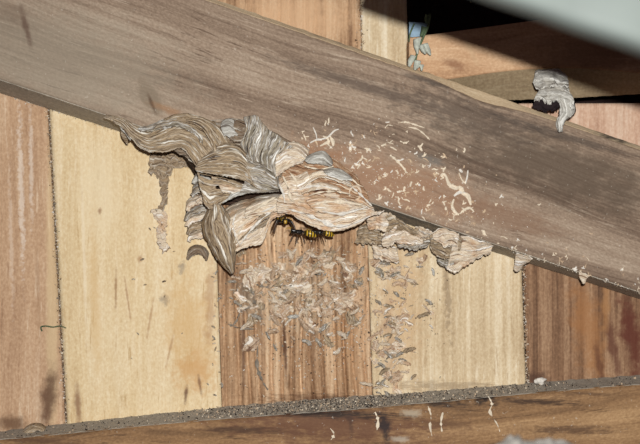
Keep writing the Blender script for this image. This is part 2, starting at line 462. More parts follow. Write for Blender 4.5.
# ------------------------------------------------------------------ bottom rail with its dusty ledge
mBm = wood('rail_timber', lin(84, 58, 38), lin(142, 104, 68), lin(174, 134, 92), 44, 240, 1.4, 21.0, contrast=1.4, wav=.8, d=D_BEAM, speck=.3, stains=[
(330, 425, 150, 26, 5, lin(98, 60, 44), .8, dict(na=.7)),
    (300, 412, 150, 7, 5, lin(44, 36, 34), .9, dict(na=.8)),
    (240, 430, 60, 5, 4, lin(72, 48, 36), .8, dict(na=.7)),
    (476, 397, 40, 10, 5, lin(30, 26, 28), .95, dict(na=.8)), (430, 403, 50, 5, 5, lin(40, 34, 34), .8, dict(na=.9)),
    (540, 402, 56, 4, 5, lin(58, 40, 32), .85, dict(na=.8)), (590, 394, 40, 2.5, 5, lin(80, 54, 38), .6, dict(na=.8)),
    (384, 428, 9, 22, 0, lin(34, 32, 38), .85, dict(na=.9)), (350, 420, 5, 20, 0, lin(60, 44, 40), .6, dict(na=.9)),
    (570, 430, 60, 6, 3, lin(72, 46, 34), .7, dict(na=.8)), (450, 425, 40, 6, 4, lin(96, 64, 44), .6, dict(na=.8)),
    (412, 414, 14, 6, 0, lin(186, 172, 150), .6, dict(na=.9)), (400, 440, 12, 5, 0, lin(190, 178, 160), .6, dict(na=.9)),
    (40, 441, 60, 5, 6, lin(84, 54, 38), .7, dict(na=.6))])
mLd = flat('ledge_dust', lin(158, 150, 138), .95, .15, 400)
rail = tag(empty('bottom_rail', at(320, 415, 15)), 'brown stained horizontal rail along the bottom, its dusty ledge under the boards', 'timber rail')
xb = [-80, 60, 200, 340, 480, 620, 740]
def bdisp(x, y, f):
    h = .6 * nz(x * .03, y * .1) + .4 * nz(x * .2, y * .2)
    e = f * 90
    if e < 3: h -= (3 - e) * .9
    return h
slab('timber_face', [(x, beam_front(x)) for x in xb], [(x, beam_front(x) + 90) for x in xb], D_BEAM, D_BEAM - 2, mBm, rail, 160, 40, bdisp, along='line')
strip('dusty_ledge', [([(x, beam_back(x) - 1) for x in xb], -.5), ([(x, beam_back(x) * .7 + beam_front(x) * .3) for x in xb], 9), ([(x, beam_front(x) + .6) for x in xb], D_BEAM - 2.2), ([(x, beam_front(x) + 12) for x in xb], D_BEAM - 5), ([(x, beam_back(x) + 12) for x in xb], 1)], mLd, rail, n=240, wob=1.6)

# ------------------------------------------------------------------ pale batten near the camera, top right
D_BAT = 405
bat = []
mW = flat('pale_paint', lin(104, 111, 108), .6, .05, 30)
c0 = at(470, -15, D_BAT); c1 = at(700, 65, D_BAT)
ax = (c1 - c0).normalized(); up = Vector((0, -1, 0)).cross(ax).normalized()
if up.z < 0: up = -up
V = []; F = []
prof = []
Wd, Hd, rr = .048, .022, .006
for cx, cz, a0 in ((rr, rr, 180), (Hd - rr, rr, 270), (Hd - rr, Wd - rr, 0), (rr, Wd - rr, 90)):
    for k in range(6):
        a = math.radians(a0 + k * 18)
        prof.append((cx + rr * math.cos(a), cz + rr * math.sin(a)))
nP = len(prof)
for s in range(25):
    p = c0 + (c1 - c0) * ((s / 24) * 1.5 - .4)
    for (dy, dz) in prof: V.append(p + up * dz + Vector((0, dy + .0008 * math.sin(s), 0)))
for s in range(24):
    for k in range(nP):
        F.append((s * nP + k, s * nP + (k + 1) % nP, (s + 1) * nP + (k + 1) % nP, (s + 1) * nP + k))
F.append(tuple(range(nP))); F.append(tuple(24 * nP + k for k in range(nP - 1, -1, -1)))
b = mk('painted_batten', V, F, mW)
tag(b, 'pale grey-white painted batten, out of focus, crossing the top right corner', 'batten')

# ------------------------------------------------------------------ nest paper
def bandstops(*cols):
    ps = [.36, .42, .455, .485, .51, .54, .57, .61, .65]
    return [(ps[i], lin(*c)) for i, c in enumerate(cols)]
TAN = bandstops((74, 58, 48), (184, 162, 132), (112, 94, 76), (194, 174, 146), (136, 118, 98), (184, 162, 130), (98, 80, 66), (190, 176, 154), (244, 240, 230))
GRY = bandstops((66, 56, 50), (182, 172, 152), (104, 94, 84), (222, 218, 210), (128, 116, 102), (184, 168, 144), (88, 78, 70), (196, 190, 180), (242, 242, 238))
CRM = bandstops((140, 112, 92), (228, 212, 186), (184, 158, 132), (238, 228, 210), (196, 174, 150), (232, 218, 194), (168, 144, 124), (238, 231, 218), (250, 246, 240))
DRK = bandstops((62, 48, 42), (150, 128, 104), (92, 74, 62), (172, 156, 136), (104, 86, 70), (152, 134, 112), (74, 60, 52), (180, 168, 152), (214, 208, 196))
SLV = bandstops((112, 104, 96), (186, 182, 172), (156, 150, 142), (212, 210, 202), (172, 168, 160), (204, 202, 194), (156, 152, 144), (222, 220, 212), (238, 236, 230))
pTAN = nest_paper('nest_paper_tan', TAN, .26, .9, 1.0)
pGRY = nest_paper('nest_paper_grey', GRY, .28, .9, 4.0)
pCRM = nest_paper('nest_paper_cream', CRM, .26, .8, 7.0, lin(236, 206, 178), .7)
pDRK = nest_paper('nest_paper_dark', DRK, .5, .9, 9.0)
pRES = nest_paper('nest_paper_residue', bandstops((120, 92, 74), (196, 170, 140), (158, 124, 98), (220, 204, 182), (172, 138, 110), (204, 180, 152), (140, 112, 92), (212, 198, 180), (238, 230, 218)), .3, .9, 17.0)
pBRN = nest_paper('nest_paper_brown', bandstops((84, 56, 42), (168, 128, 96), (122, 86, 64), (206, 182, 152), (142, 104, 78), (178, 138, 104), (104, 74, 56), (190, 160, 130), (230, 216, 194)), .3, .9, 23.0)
pSHADE = nest_paper('nest_paper_shade', bandstops((34, 24, 22), (70, 52, 42), (48, 36, 32), (88, 70, 58), (52, 40, 36), (76, 60, 48), (40, 30, 28), (84, 70, 60), (110, 96, 84)), .5, .9, 19.0)  # near-black bands paint the shade of the deep cavities
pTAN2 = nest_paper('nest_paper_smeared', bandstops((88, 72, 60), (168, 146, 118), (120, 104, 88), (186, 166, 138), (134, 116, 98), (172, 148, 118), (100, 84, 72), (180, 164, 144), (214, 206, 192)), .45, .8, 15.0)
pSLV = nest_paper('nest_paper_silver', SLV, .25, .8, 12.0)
seedc = [0]
def flap(name, curves, mat, parent=None, N=56, M=30, bands=6, amp=1.0, wob=.6, rag=.8, thick=.8, edge_lift=1.0, fold=0.0, hole=None, solid=True):
    """shell of nest paper: curves = [(d, [(px,py)...]), ...] from the attached side to the free rim"""
    seedc[0] += 1; sd = seedc[0] * 3.71
    K = len(curves) - 1
    C = []; RG_ = []
    if M > 12: bands = int(bands * 1.15); M = max(M, bands * 7); amp *= 1.1
    for d, pl in curves:
        if len(pl[0]) == 2: pl = [(x, y, d) for x, y in pl]
        C.append(resample(pl, N))
    V = []; U = []; k = DIST / F_PX * 1000
    for j in range(M + 1):
        t = K * j / M
        row = [curve_eval([C[q][i] for q in range(K + 1)], t) for i in range(N + 1)]
        lu = 0.0
        for i, (x, y, d) in enumerate(row):
            u = i / N; v = j / M
            if i: lu += math.hypot(x - row[i - 1][0], y - row[i - 1][1]) * k
            lv = v * K * 14.0
            ph = bands * v + .55 * nz(u * 2.3, v * 1.5, sd)
            s = ph - math.floor(ph)
            prof = (s ** .7) if s < .86 else (1 - s) / .14          # each band overlaps the next like a shingle
            dd = d + amp * (prof - .5) + .6 * amp * nz(x * .09, y * .09, sd)
            if fold: dd += fold * math.sin(6.28 * (u * 2.4 + .4 * nz(u * 2, v * 2, sd)))
            e = v ** 8 * edge_lift
            wx = wob * (nz(x * .11 + sd, y * .11) + .4 * nz(x * .43, y * .43, sd)); wy = wob * (nz(x * .11, y * .11 + sd, 5) + .4 * nz(x * .43, y * .43, sd + 9))
            wy += rag * (nz(x * .5, sd, y * .5) + .6 * nz(x * 1.3, sd)) * v ** 6
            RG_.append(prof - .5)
            V.append(at(x + wx, y + wy, dd + e)); U.append((lu + sd * 11, lv * 1.0 + sd * 7))
    W = N + 1; F = []
    for j in range(M):
        for i in range(N):
            if hole and hole(i / N, j / M): continue
            F.append((j * W + i, (j + 1) * W + i, (j + 1) * W + i + 1, j * W + i + 1))
    # real band spacing for the fibre stripes
    length = sum(math.hypot(C[q][N // 2][0] - C[q + 1][N // 2][0], C[q][N // 2][1] - C[q + 1][N // 2][1]) for q in range(K)) * k
    f = length / (K * 14.0)
    U = [(a, (bb - sd * 7) * f + sd * 7) for a, bb in U]
    o = mk(name, V, F, mat, parent, U)
    ra = o.data.attributes.new('ridge', 'FLOAT', 'POINT')
    ra.data.foreach_set('value', RG_)
    if solid:
        m = o.modifiers.new('thickness', 'SOLIDIFY'); m.thickness = thick * .001; m.offset = 0
    return o

mK = flat('crumb_dark', lin(48, 40, 38), .9, .4)
mBrn = flat('crumb_brown', lin(110, 84, 62), .9, .4)
mG = flat('crumb_grey', lin(132, 122, 110), .9, .3)
mFl = flat('fleck_pale', lin(222, 208, 186), .9, .15, 500)
mFl2 = flat('fleck_white', lin(222, 216, 206), .9, .15, 500)
mFl3 = flat('fleck_tan', lin(198, 174, 146), .9, .2, 500)
def ribbon(name, pts, w, mat, parent=None, h=1.0, d0=None, sub=2, jag=.25):
    """low ridge of paper stuck on the surface under it"""
    K = len(pts) - 1
    P = [curve_eval(pts, K * i / (K * sub)) for i in range(K * sub + 1)]
    V = []; F = []
    n = len(P)
    for i, (x, y) in enumerate(P):
        a = P[max(i - 1, 0)]; b_ = P[min(i + 1, n - 1)]
        dx, dy = b_[0] - a[0], b_[1] - a[1]; L = math.hypot(dx, dy) + 1e-6
        nx, ny = -dy / L, dx / L
        e = math.sin(math.pi * (i + .5) / n) ** .5
        ww = w * e * (1 + jag * 2 * nz(x * .7, y * .7)) * .5
        d = d0 if d0 is not None else surf(x, y)
        V += [at(x - nx * ww, y - ny * ww, d + .0), at(x, y, d + .3 + h * e * (1 + .5 * nz(x, y))), at(x + nx * ww, y + ny * ww, d + .0)]
    for i in range(n - 1):
        q = i * 3
        F += [(q, q + 3, q + 4, q + 1), (q + 1, q + 4, q + 5, q + 2)]
    return mk(name, V, F, mat, parent)
nest = tag(empty('wasp_nest', at(270, 180, 45)), 'torn layered grey and cream wasp nest across the rafter edge', 'wasp nest')
# crumbly core that the shells hang from; near-black lower sheet paints cavity shade
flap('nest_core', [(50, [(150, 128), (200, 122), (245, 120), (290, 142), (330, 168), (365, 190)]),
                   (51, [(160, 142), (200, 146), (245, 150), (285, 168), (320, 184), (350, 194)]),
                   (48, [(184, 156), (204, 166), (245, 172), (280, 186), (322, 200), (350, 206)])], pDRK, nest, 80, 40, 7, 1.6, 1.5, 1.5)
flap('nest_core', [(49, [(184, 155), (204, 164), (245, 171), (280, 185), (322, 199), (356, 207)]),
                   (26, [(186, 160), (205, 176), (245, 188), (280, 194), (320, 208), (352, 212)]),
                   (6, [(205, 192), (214, 204), (245, 204), (280, 204), (320, 214), (350, 216)])], pSHADE, nest, 60, 30, 5, 1.5, 1.5, 1.5)
# left lobe, bands flowing along the rafter edge then arching down
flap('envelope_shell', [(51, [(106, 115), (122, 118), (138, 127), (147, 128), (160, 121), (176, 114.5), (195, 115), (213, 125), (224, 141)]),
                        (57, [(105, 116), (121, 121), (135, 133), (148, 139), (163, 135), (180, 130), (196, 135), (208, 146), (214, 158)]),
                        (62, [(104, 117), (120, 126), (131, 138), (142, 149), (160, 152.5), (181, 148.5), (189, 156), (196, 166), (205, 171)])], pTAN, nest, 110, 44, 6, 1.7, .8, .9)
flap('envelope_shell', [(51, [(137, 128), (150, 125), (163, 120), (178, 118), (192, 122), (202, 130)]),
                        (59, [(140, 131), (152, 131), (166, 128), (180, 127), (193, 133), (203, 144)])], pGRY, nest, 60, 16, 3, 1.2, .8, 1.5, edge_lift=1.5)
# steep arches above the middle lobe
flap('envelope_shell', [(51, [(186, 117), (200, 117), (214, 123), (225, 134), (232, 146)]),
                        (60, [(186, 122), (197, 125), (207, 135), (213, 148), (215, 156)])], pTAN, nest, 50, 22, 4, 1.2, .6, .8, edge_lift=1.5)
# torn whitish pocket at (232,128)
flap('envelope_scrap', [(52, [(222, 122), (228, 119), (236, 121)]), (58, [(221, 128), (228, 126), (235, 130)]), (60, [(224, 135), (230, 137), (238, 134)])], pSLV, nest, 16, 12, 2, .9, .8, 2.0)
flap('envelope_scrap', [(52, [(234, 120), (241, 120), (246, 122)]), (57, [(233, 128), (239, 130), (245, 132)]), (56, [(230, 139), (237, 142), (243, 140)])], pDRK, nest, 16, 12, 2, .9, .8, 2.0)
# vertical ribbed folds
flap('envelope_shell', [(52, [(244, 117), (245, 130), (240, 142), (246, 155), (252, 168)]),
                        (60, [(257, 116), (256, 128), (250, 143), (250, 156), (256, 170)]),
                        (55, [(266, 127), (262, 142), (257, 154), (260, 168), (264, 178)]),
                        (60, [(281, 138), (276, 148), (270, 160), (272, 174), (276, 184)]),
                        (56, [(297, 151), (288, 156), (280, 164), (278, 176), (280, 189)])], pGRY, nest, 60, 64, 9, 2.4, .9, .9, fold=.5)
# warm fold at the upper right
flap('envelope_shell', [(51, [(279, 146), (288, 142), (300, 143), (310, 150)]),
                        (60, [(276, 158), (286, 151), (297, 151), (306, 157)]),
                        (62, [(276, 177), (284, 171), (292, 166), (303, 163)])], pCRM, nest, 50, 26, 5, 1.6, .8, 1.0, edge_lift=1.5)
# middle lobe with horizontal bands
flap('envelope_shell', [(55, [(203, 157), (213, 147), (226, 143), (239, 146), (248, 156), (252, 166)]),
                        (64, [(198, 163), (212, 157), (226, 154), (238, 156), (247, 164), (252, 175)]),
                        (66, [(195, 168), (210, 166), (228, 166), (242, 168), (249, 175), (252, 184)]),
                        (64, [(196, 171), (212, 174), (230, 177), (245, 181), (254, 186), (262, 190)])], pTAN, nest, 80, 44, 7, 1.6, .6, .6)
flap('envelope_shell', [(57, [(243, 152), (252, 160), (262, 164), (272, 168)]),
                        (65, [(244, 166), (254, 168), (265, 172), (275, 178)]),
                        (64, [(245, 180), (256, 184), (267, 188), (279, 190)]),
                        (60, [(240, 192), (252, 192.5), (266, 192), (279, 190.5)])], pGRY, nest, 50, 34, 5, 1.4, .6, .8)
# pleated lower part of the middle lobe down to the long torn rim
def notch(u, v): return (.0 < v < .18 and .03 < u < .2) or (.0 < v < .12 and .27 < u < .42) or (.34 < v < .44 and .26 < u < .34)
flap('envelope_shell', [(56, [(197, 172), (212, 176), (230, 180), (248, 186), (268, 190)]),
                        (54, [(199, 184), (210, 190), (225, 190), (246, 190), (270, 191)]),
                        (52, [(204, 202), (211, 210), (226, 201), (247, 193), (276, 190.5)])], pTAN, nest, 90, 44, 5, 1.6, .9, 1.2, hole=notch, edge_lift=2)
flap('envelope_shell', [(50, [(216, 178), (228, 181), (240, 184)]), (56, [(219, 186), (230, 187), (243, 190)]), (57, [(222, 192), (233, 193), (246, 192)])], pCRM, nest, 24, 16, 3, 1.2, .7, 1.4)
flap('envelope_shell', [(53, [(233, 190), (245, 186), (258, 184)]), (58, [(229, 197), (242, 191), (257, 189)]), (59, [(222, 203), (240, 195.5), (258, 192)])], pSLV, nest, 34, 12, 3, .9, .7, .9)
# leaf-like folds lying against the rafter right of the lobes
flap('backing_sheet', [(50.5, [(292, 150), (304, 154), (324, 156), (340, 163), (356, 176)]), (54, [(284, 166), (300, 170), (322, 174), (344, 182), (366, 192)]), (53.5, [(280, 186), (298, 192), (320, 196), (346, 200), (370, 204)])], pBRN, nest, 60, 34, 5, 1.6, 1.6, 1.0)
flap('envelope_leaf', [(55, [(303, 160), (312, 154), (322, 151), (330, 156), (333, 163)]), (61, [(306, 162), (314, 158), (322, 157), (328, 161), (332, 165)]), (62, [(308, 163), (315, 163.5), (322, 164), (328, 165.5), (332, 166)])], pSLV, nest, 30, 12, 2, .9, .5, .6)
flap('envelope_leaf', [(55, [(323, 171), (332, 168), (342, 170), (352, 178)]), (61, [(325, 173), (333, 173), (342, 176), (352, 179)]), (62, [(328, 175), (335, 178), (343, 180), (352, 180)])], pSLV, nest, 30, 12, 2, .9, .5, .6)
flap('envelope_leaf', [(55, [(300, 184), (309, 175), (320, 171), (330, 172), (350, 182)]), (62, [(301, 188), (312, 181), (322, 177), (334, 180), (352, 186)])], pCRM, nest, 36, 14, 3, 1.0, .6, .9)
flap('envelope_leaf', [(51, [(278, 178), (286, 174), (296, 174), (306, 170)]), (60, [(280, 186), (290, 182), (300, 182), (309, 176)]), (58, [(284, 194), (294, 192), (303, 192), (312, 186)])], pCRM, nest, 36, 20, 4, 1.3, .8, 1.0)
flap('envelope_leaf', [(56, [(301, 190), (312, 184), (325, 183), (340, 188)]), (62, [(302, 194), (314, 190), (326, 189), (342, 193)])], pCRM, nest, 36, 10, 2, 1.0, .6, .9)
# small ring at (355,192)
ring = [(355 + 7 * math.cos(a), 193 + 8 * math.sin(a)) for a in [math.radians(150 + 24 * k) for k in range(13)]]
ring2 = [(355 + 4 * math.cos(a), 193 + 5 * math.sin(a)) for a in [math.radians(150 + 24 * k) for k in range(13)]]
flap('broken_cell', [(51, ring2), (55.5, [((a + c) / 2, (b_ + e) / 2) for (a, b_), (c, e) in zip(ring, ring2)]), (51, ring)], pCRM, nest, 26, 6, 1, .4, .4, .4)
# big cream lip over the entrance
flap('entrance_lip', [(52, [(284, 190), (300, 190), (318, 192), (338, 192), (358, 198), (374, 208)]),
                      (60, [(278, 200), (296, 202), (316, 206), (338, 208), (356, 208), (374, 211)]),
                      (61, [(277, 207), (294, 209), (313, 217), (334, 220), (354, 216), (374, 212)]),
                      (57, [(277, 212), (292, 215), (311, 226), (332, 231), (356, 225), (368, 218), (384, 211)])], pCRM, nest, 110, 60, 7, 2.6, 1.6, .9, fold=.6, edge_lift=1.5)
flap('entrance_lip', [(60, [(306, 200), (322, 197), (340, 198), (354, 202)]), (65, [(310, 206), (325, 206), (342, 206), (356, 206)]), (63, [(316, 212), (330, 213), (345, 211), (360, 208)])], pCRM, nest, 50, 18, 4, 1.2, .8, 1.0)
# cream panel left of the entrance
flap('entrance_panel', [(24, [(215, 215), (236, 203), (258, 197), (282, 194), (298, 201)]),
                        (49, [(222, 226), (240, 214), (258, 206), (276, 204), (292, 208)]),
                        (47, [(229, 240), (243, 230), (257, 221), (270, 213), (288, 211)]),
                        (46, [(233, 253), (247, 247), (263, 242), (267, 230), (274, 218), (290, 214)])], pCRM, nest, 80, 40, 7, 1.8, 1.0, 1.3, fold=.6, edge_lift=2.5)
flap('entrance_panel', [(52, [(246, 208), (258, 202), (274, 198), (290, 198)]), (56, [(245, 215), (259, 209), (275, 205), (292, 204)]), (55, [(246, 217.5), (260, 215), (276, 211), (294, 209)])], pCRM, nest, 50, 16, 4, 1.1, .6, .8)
flap('entrance_panel', [(50, [(262, 205), (268, 203), (275, 201)]), (52, [(256, 222), (264, 217), (271, 212)]), (51, [(236, 243), (252, 232), (266, 225)])], pTAN, nest, 24, 24, 4, 1.1, .8, 1.4)
for d_, w_, p_ in [(60, 2.4, [(301, 183), (309, 177), (320, 173), (327, 174), (340, 179)]), (61, 2.6, [(299, 190), (312, 186), (327, 187), (337, 190)]),
                   (62, 2.4, [(308, 196), (322, 192), (340, 192), (358, 197)]), (66, 2.6, [(310, 206), (325, 202), (345, 202), (366, 206)]),
                   (64, 3.0, [(288, 209), (305, 214), (322, 221), (335, 226), (352, 224), (370, 216)]), (66, 2.2, [(322, 211), (340, 214), (357, 210), (368, 207)]),
                   (63, 2.6, [(283, 176), (288, 188), (291, 199), (298, 206)]), (62, 2.2, [(278, 182), (283, 193), (285, 203)]), (61, 2.4, [(290, 173), (296, 181), (297, 192)]),
                   (59, 2.6, [(284, 194), (270, 200), (256, 209), (246, 216)]), (55, 2.4, [(276, 208), (262, 219), (250, 231), (240, 245)]), (54, 2.0, [(262, 210), (250, 218), (240, 230), (234, 243)]),
                   (58, 2.4, [(290, 202), (276, 206), (262, 212)]), (53, 2.0, [(236, 214), (233, 224), (236, 236), (240, 246)]), (60, 2.4, [(276, 160), (283, 154), (292, 151), (301, 154)]),
                   (61, 2.2, [(279, 172), (286, 164), (294, 158), (304, 158)]), (60, 2.0, [(304, 166), (312, 168), (322, 169), (334, 166)]), (58, 2.4, [(344, 183), (352, 187), (362, 196), (372, 206)])]:
    ribbon('paper_fold', p_, w_ * .85, rng.choice([mFl2, mFl, mFl]), nest, 1.2, d0=d_ + .3, sub=5, jag=1.1)
# hanging tongue, its bands run down its length
flap('hanging_tongue', [(38, [(208, 208), (203, 219), (204, 234), (210, 246), (216, 258), (231, 274)]),
                        (52, [(213, 205), (210, 221), (213, 238), (219, 252), (225, 264), (232, 274)]),
                        (56, [(218, 204), (222, 219), (226, 235), (230, 250), (231, 262), (233, 273)]),
                        (46, [(224, 208), (232, 220), (236, 234), (236, 248), (235, 261), (234, 271)])], pTAN, nest, 60, 40, 4, 1.7, .8, .8, edge_lift=0)
# stack of curved shells at the left foot of the nest
for (x, y, r, h, a, m, dd) in [(203, 184, 11, 10, 5, pSLV, 26), (203, 196, 13, 11, 0, pGRY, 22), (205, 203, 9, 7, 10, pCRM, 27), (200, 207, 15, 9, -18, pCRM, 19), (198, 216, 14, 8, -24, pGRY, 17), (199, 223, 14, 8, -14, pCRM, 16), (199, 232, 13, 9, -8, pTAN, 14), (200, 241, 13, 9, 0, pCRM, 12)]:
    ca, sa = math.cos(math.radians(a)), math.sin(math.radians(a))
    def arc(rx, ry, dy, x=x, y=y, ca=ca, sa=sa):
        o_ = []
        for k in range(7):
            t = math.radians(190 + k * 27)
            u_, w_ = rx * math.cos(t), ry * math.sin(t) + dy
            o_.append((x + u_ * ca - w_ * sa, y + u_ * sa + w_ * ca))
        return o_
    flap('curved_shell', [(dd - 10, arc(r * .9, h * 1.2, -2)), (dd, arc(r, h, 1)), (dd - 1, arc(r * .8, h * .55, 2))], m, nest, 36, 20, 3, 1.5, 1.6, 1.8)

def scrap(name, label, cat, curves, mat, group=None, **kw):
    o = flap(name, curves, mat, None, **kw)
    return tag(o, label, cat, group)
def thing_of(name, label, cat, x, y, d, group=None): return tag(empty(name, at(x, y, d)), label, cat, group)

flap('envelope_scrap', [(50, [(118, 122), (126, 127), (132, 134)]), (54, [(120, 128), (127, 134), (131, 140)]), (50, [(126, 134), (129, 139), (130, 141)])], pSLV, nest, 20, 14, 2, 1.0, .8, 1.8)
flap('envelope_scrap', [(40, [(121, 129), (126, 132)]), (38, [(122, 136), (127, 138)]), (30, [(126, 143), (128, 144)])], pTAN, nest, 12, 12, 2, .8, .6, 1.0)
# dark crescent left of the tongue
scrap('nest_scrap', 'small dark grey crescent scrap stuck on the cream board left of the tongue', 'nest scrap',
      [(1.5, [(187, 257), (189, 249), (196, 245), (204, 247), (209, 254)]), (7, [(187, 259), (190, 252), (197, 248), (203, 251), (207, 260)]), (5, [(187.5, 260), (191, 257), (197, 254), (202, 256), (206, 261)])], pDRK, N=30, M=12, bands=3, amp=.9)
# residue patch on the board below the left lobe
t = thing_of('paper_residue', 'grey brown paper residue trailing down the cream board below the left lobe', 'nest residue', 172, 165, 2)
flap('residue_patch', [(1.6, [(152, 150), (165, 150), (182, 150), (193, 160)]), (3.2, [(150, 164), (164, 163), (180, 163), (193, 166)]), (2.2, [(148, 175), (158, 176), (168, 176), (178, 168), (192, 166)])], pTAN2, t, 70, 44, 5, 1.4, 6.0, 4.5)
flap('residue_patch', [(1.6, [(157, 172), (164, 175), (170, 173)]), (3, [(160, 186), (164, 188), (168, 186)]), (3, [(163, 196), (166, 198), (169, 196)]), (2, [(156, 208), (159, 211), (163, 207)])], pTAN2, t, 14, 40, 4, .8, 4.5, 1.5)
flap('residue_patch', [(2, [(154, 213), (160, 210), (165, 215)]), (4, [(156, 222), (161, 222), (167, 224)]), (3, [(156, 234), (161, 236), (167, 232)]), (2, [(160, 248), (164, 250), (167, 246)])], pCRM, t, 18, 36, 5, 1.2, 5.0, 3.0)
# right-hand cluster
cl = thing_of('nest_remnant', 'pale crumpled nest remnant clinging below the rafter, right of the entrance', 'nest remnant', 400, 232, 30)
for m, cv, bd in [
    (pCRM, [(44, [(366, 214), (376, 212), (388, 213), (396, 217)]), (38, [(367, 221), (377, 219), (388, 222), (396, 224)]), (30, [(368, 229), (378, 230), (388, 231), (396, 232)])], 4),
    (pTAN, [(44, [(386, 216), (396, 218), (408, 224), (420, 228)]), (40, [(388, 224), (398, 224), (408, 229), (418, 233)]), (30, [(385, 232), (396, 230), (406, 234), (416, 238)])], 4),
    (pCRM, [(30, [(382, 238), (388, 232), (400, 229), (412, 231), (421, 236)]), (38, [(381, 243), (390, 240), (402, 237), (414, 239), (424, 241)]), (33, [(384, 245), (393, 245), (398, 242), (408, 246), (420, 244)])], 3),
    (pGRY, [(30, [(397, 243), (408, 240), (420, 239), (430, 240)]), (35, [(398, 246), (410, 246), (420, 244), (429, 243)]), (31, [(401, 247), (412, 251), (421, 248), (428, 245)])], 3),
    (pCRM, [(46, [(414, 226), (422, 227), (430, 231), (436, 234)]), (38, [(415, 231), (423, 233), (430, 236), (434, 239)]), (28, [(418, 238), (424, 240), (429, 242), (432, 241)])], 3),
    (pTAN, [(18, [(360, 226), (370, 224), (380, 229)]), (24, [(357, 234), (370, 233), (382, 236)]), (18, [(356, 243), (370, 244), (384, 246)])], 4),
    (pCRM, [(12, [(372, 240), (384, 244), (396, 247)]), (16, [(372, 248), (385, 251), (398, 254)]), (10, [(374, 256), (386, 261), (400, 262)])], 4)]:
    flap('crumpled_shell', cv, m, cl, 60, 30, bd, 1.6, 2.6, 2.2, edge_lift=2, fold=1.3)
fan = thing_of('nest_remnant', 'fan of pale paper shells hanging over the straw board at the right end', 'nest remnant', 462, 245, 30)
for m, cv, bd in [
    (pTAN, [(46, [(430, 234), (442, 231), (456, 233), (462, 238)]), (36, [(430, 243), (440, 244), (452, 248), (460, 250)]), (28, [(431, 247), (434, 254), (442, 259), (452, 261), (458, 258)])], 4),
    (pCRM, [(48, [(432, 232), (442, 229), (452, 231), (459, 235)]), (46, [(434, 238), (444, 239), (452, 238), (458, 241)]), (40, [(438, 242), (446, 246), (452, 244), (457, 246)])], 3),
    (pCRM, [(46, [(456, 234), (468, 237), (482, 241), (494, 242)]), (38, [(452, 248), (464, 249), (478, 249), (494, 246)]), (34, [(449, 259), (460, 258), (474, 256), (491, 251)]), (28, [(447, 269), (455, 273), (464, 267), (478, 258), (490, 253)])], 5),
    (pGRY, [(34, [(438, 258), (446, 260), (454, 258)]), (32, [(438, 262), (446, 265), (454, 264)]), (26, [(441, 266), (448, 268), (455, 267)])], 2)]:
    flap('fan_shell', cv, m, fan, 70, 30, bd, 1.8, 1.6, 1.8, edge_lift=2, fold=1.0)
scrap('nest_scrap', 'small ragged pale scrap under the rafter where the straw and red-brown boards meet', 'nest scrap',
      [(44, [(516, 253), (524, 254), (533, 259)]), (36, [(515, 260), (521, 261), (529, 262)]), (26, [(514, 270), (518, 272), (524, 264)])], pCRM, N=24, M=16, bands=3, amp=1.0, rag=1.6)
scrap('nest_scrap', 'tiny pale scrap on the rafter lower edge above the red-brown board', 'nest scrap',
      [(50, [(579, 272), (584, 273), (590, 276)]), (48, [(579, 276), (584, 277), (587, 278)]), (44, [(581, 280), (583, 284), (585, 281)])], pCRM, N=14, M=10, bands=2, amp=.8, rag=1.5)
# silvery scrap hanging over the rafter's top edge
sc = thing_of('hanging_scrap', 'silver-grey ragged paper scrap hanging over the top edge of the rafter', 'nest scrap', 553, 95, 50)
flap('upper_fold', [(44, [(536, 71), (548, 69), (558, 70), (565, 74)]), (54, [(533, 78), (546, 77), (558, 79), (567, 84)]), (58, [(535, 88), (544, 90), (556, 87), (569, 88)])], pSLV, sc, 50, 24, 3, 2.2, 2.6, 2.5, fold=1.6)
flap('lower_fold', [(53, [(542, 84), (552, 81), (562, 84), (569, 88)]), (59, [(538, 93), (550, 92), (563, 92), (573, 98)]), (58, [(534, 101), (548, 102), (560, 101), (574, 108)])], pSLV, sc, 60, 26, 3, 2.4, 2.2, 5.5, fold=1.8)
flap('dangling_strip', [(57, [(559, 97), (560, 110), (557, 122), (557, 131)]), (61, [(563, 98), (565, 110), (561, 122), (559, 132)]), (57, [(574, 99), (574, 112), (566, 120), (562, 131)])], pSLV, sc, 30, 20, 2, 1.6, 2.0, 1.2, fold=1.0)
flap('underside_shade', [(53, [(536, 99), (548, 100), (561, 99)]), (52, [(533, 104), (547, 108), (561, 104)]), (50.5, [(535, 109), (546, 112), (560, 108)])], flat('scrap_shade_dark', lin(34, 24, 26)), sc, 40, 14, 2, 1.0, 2.4, 5.0)  # near-black sheets stand for shadow in the hollows below the scrap
flap('underside_shade', [(53, [(568, 99), (574, 101)]), (52, [(566, 108), (576, 110)]), (51, [(568, 114), (575, 114)])], bpy.data.materials['scrap_shade_dark'], sc, 12, 10, 2, .8, .8, 1.0)
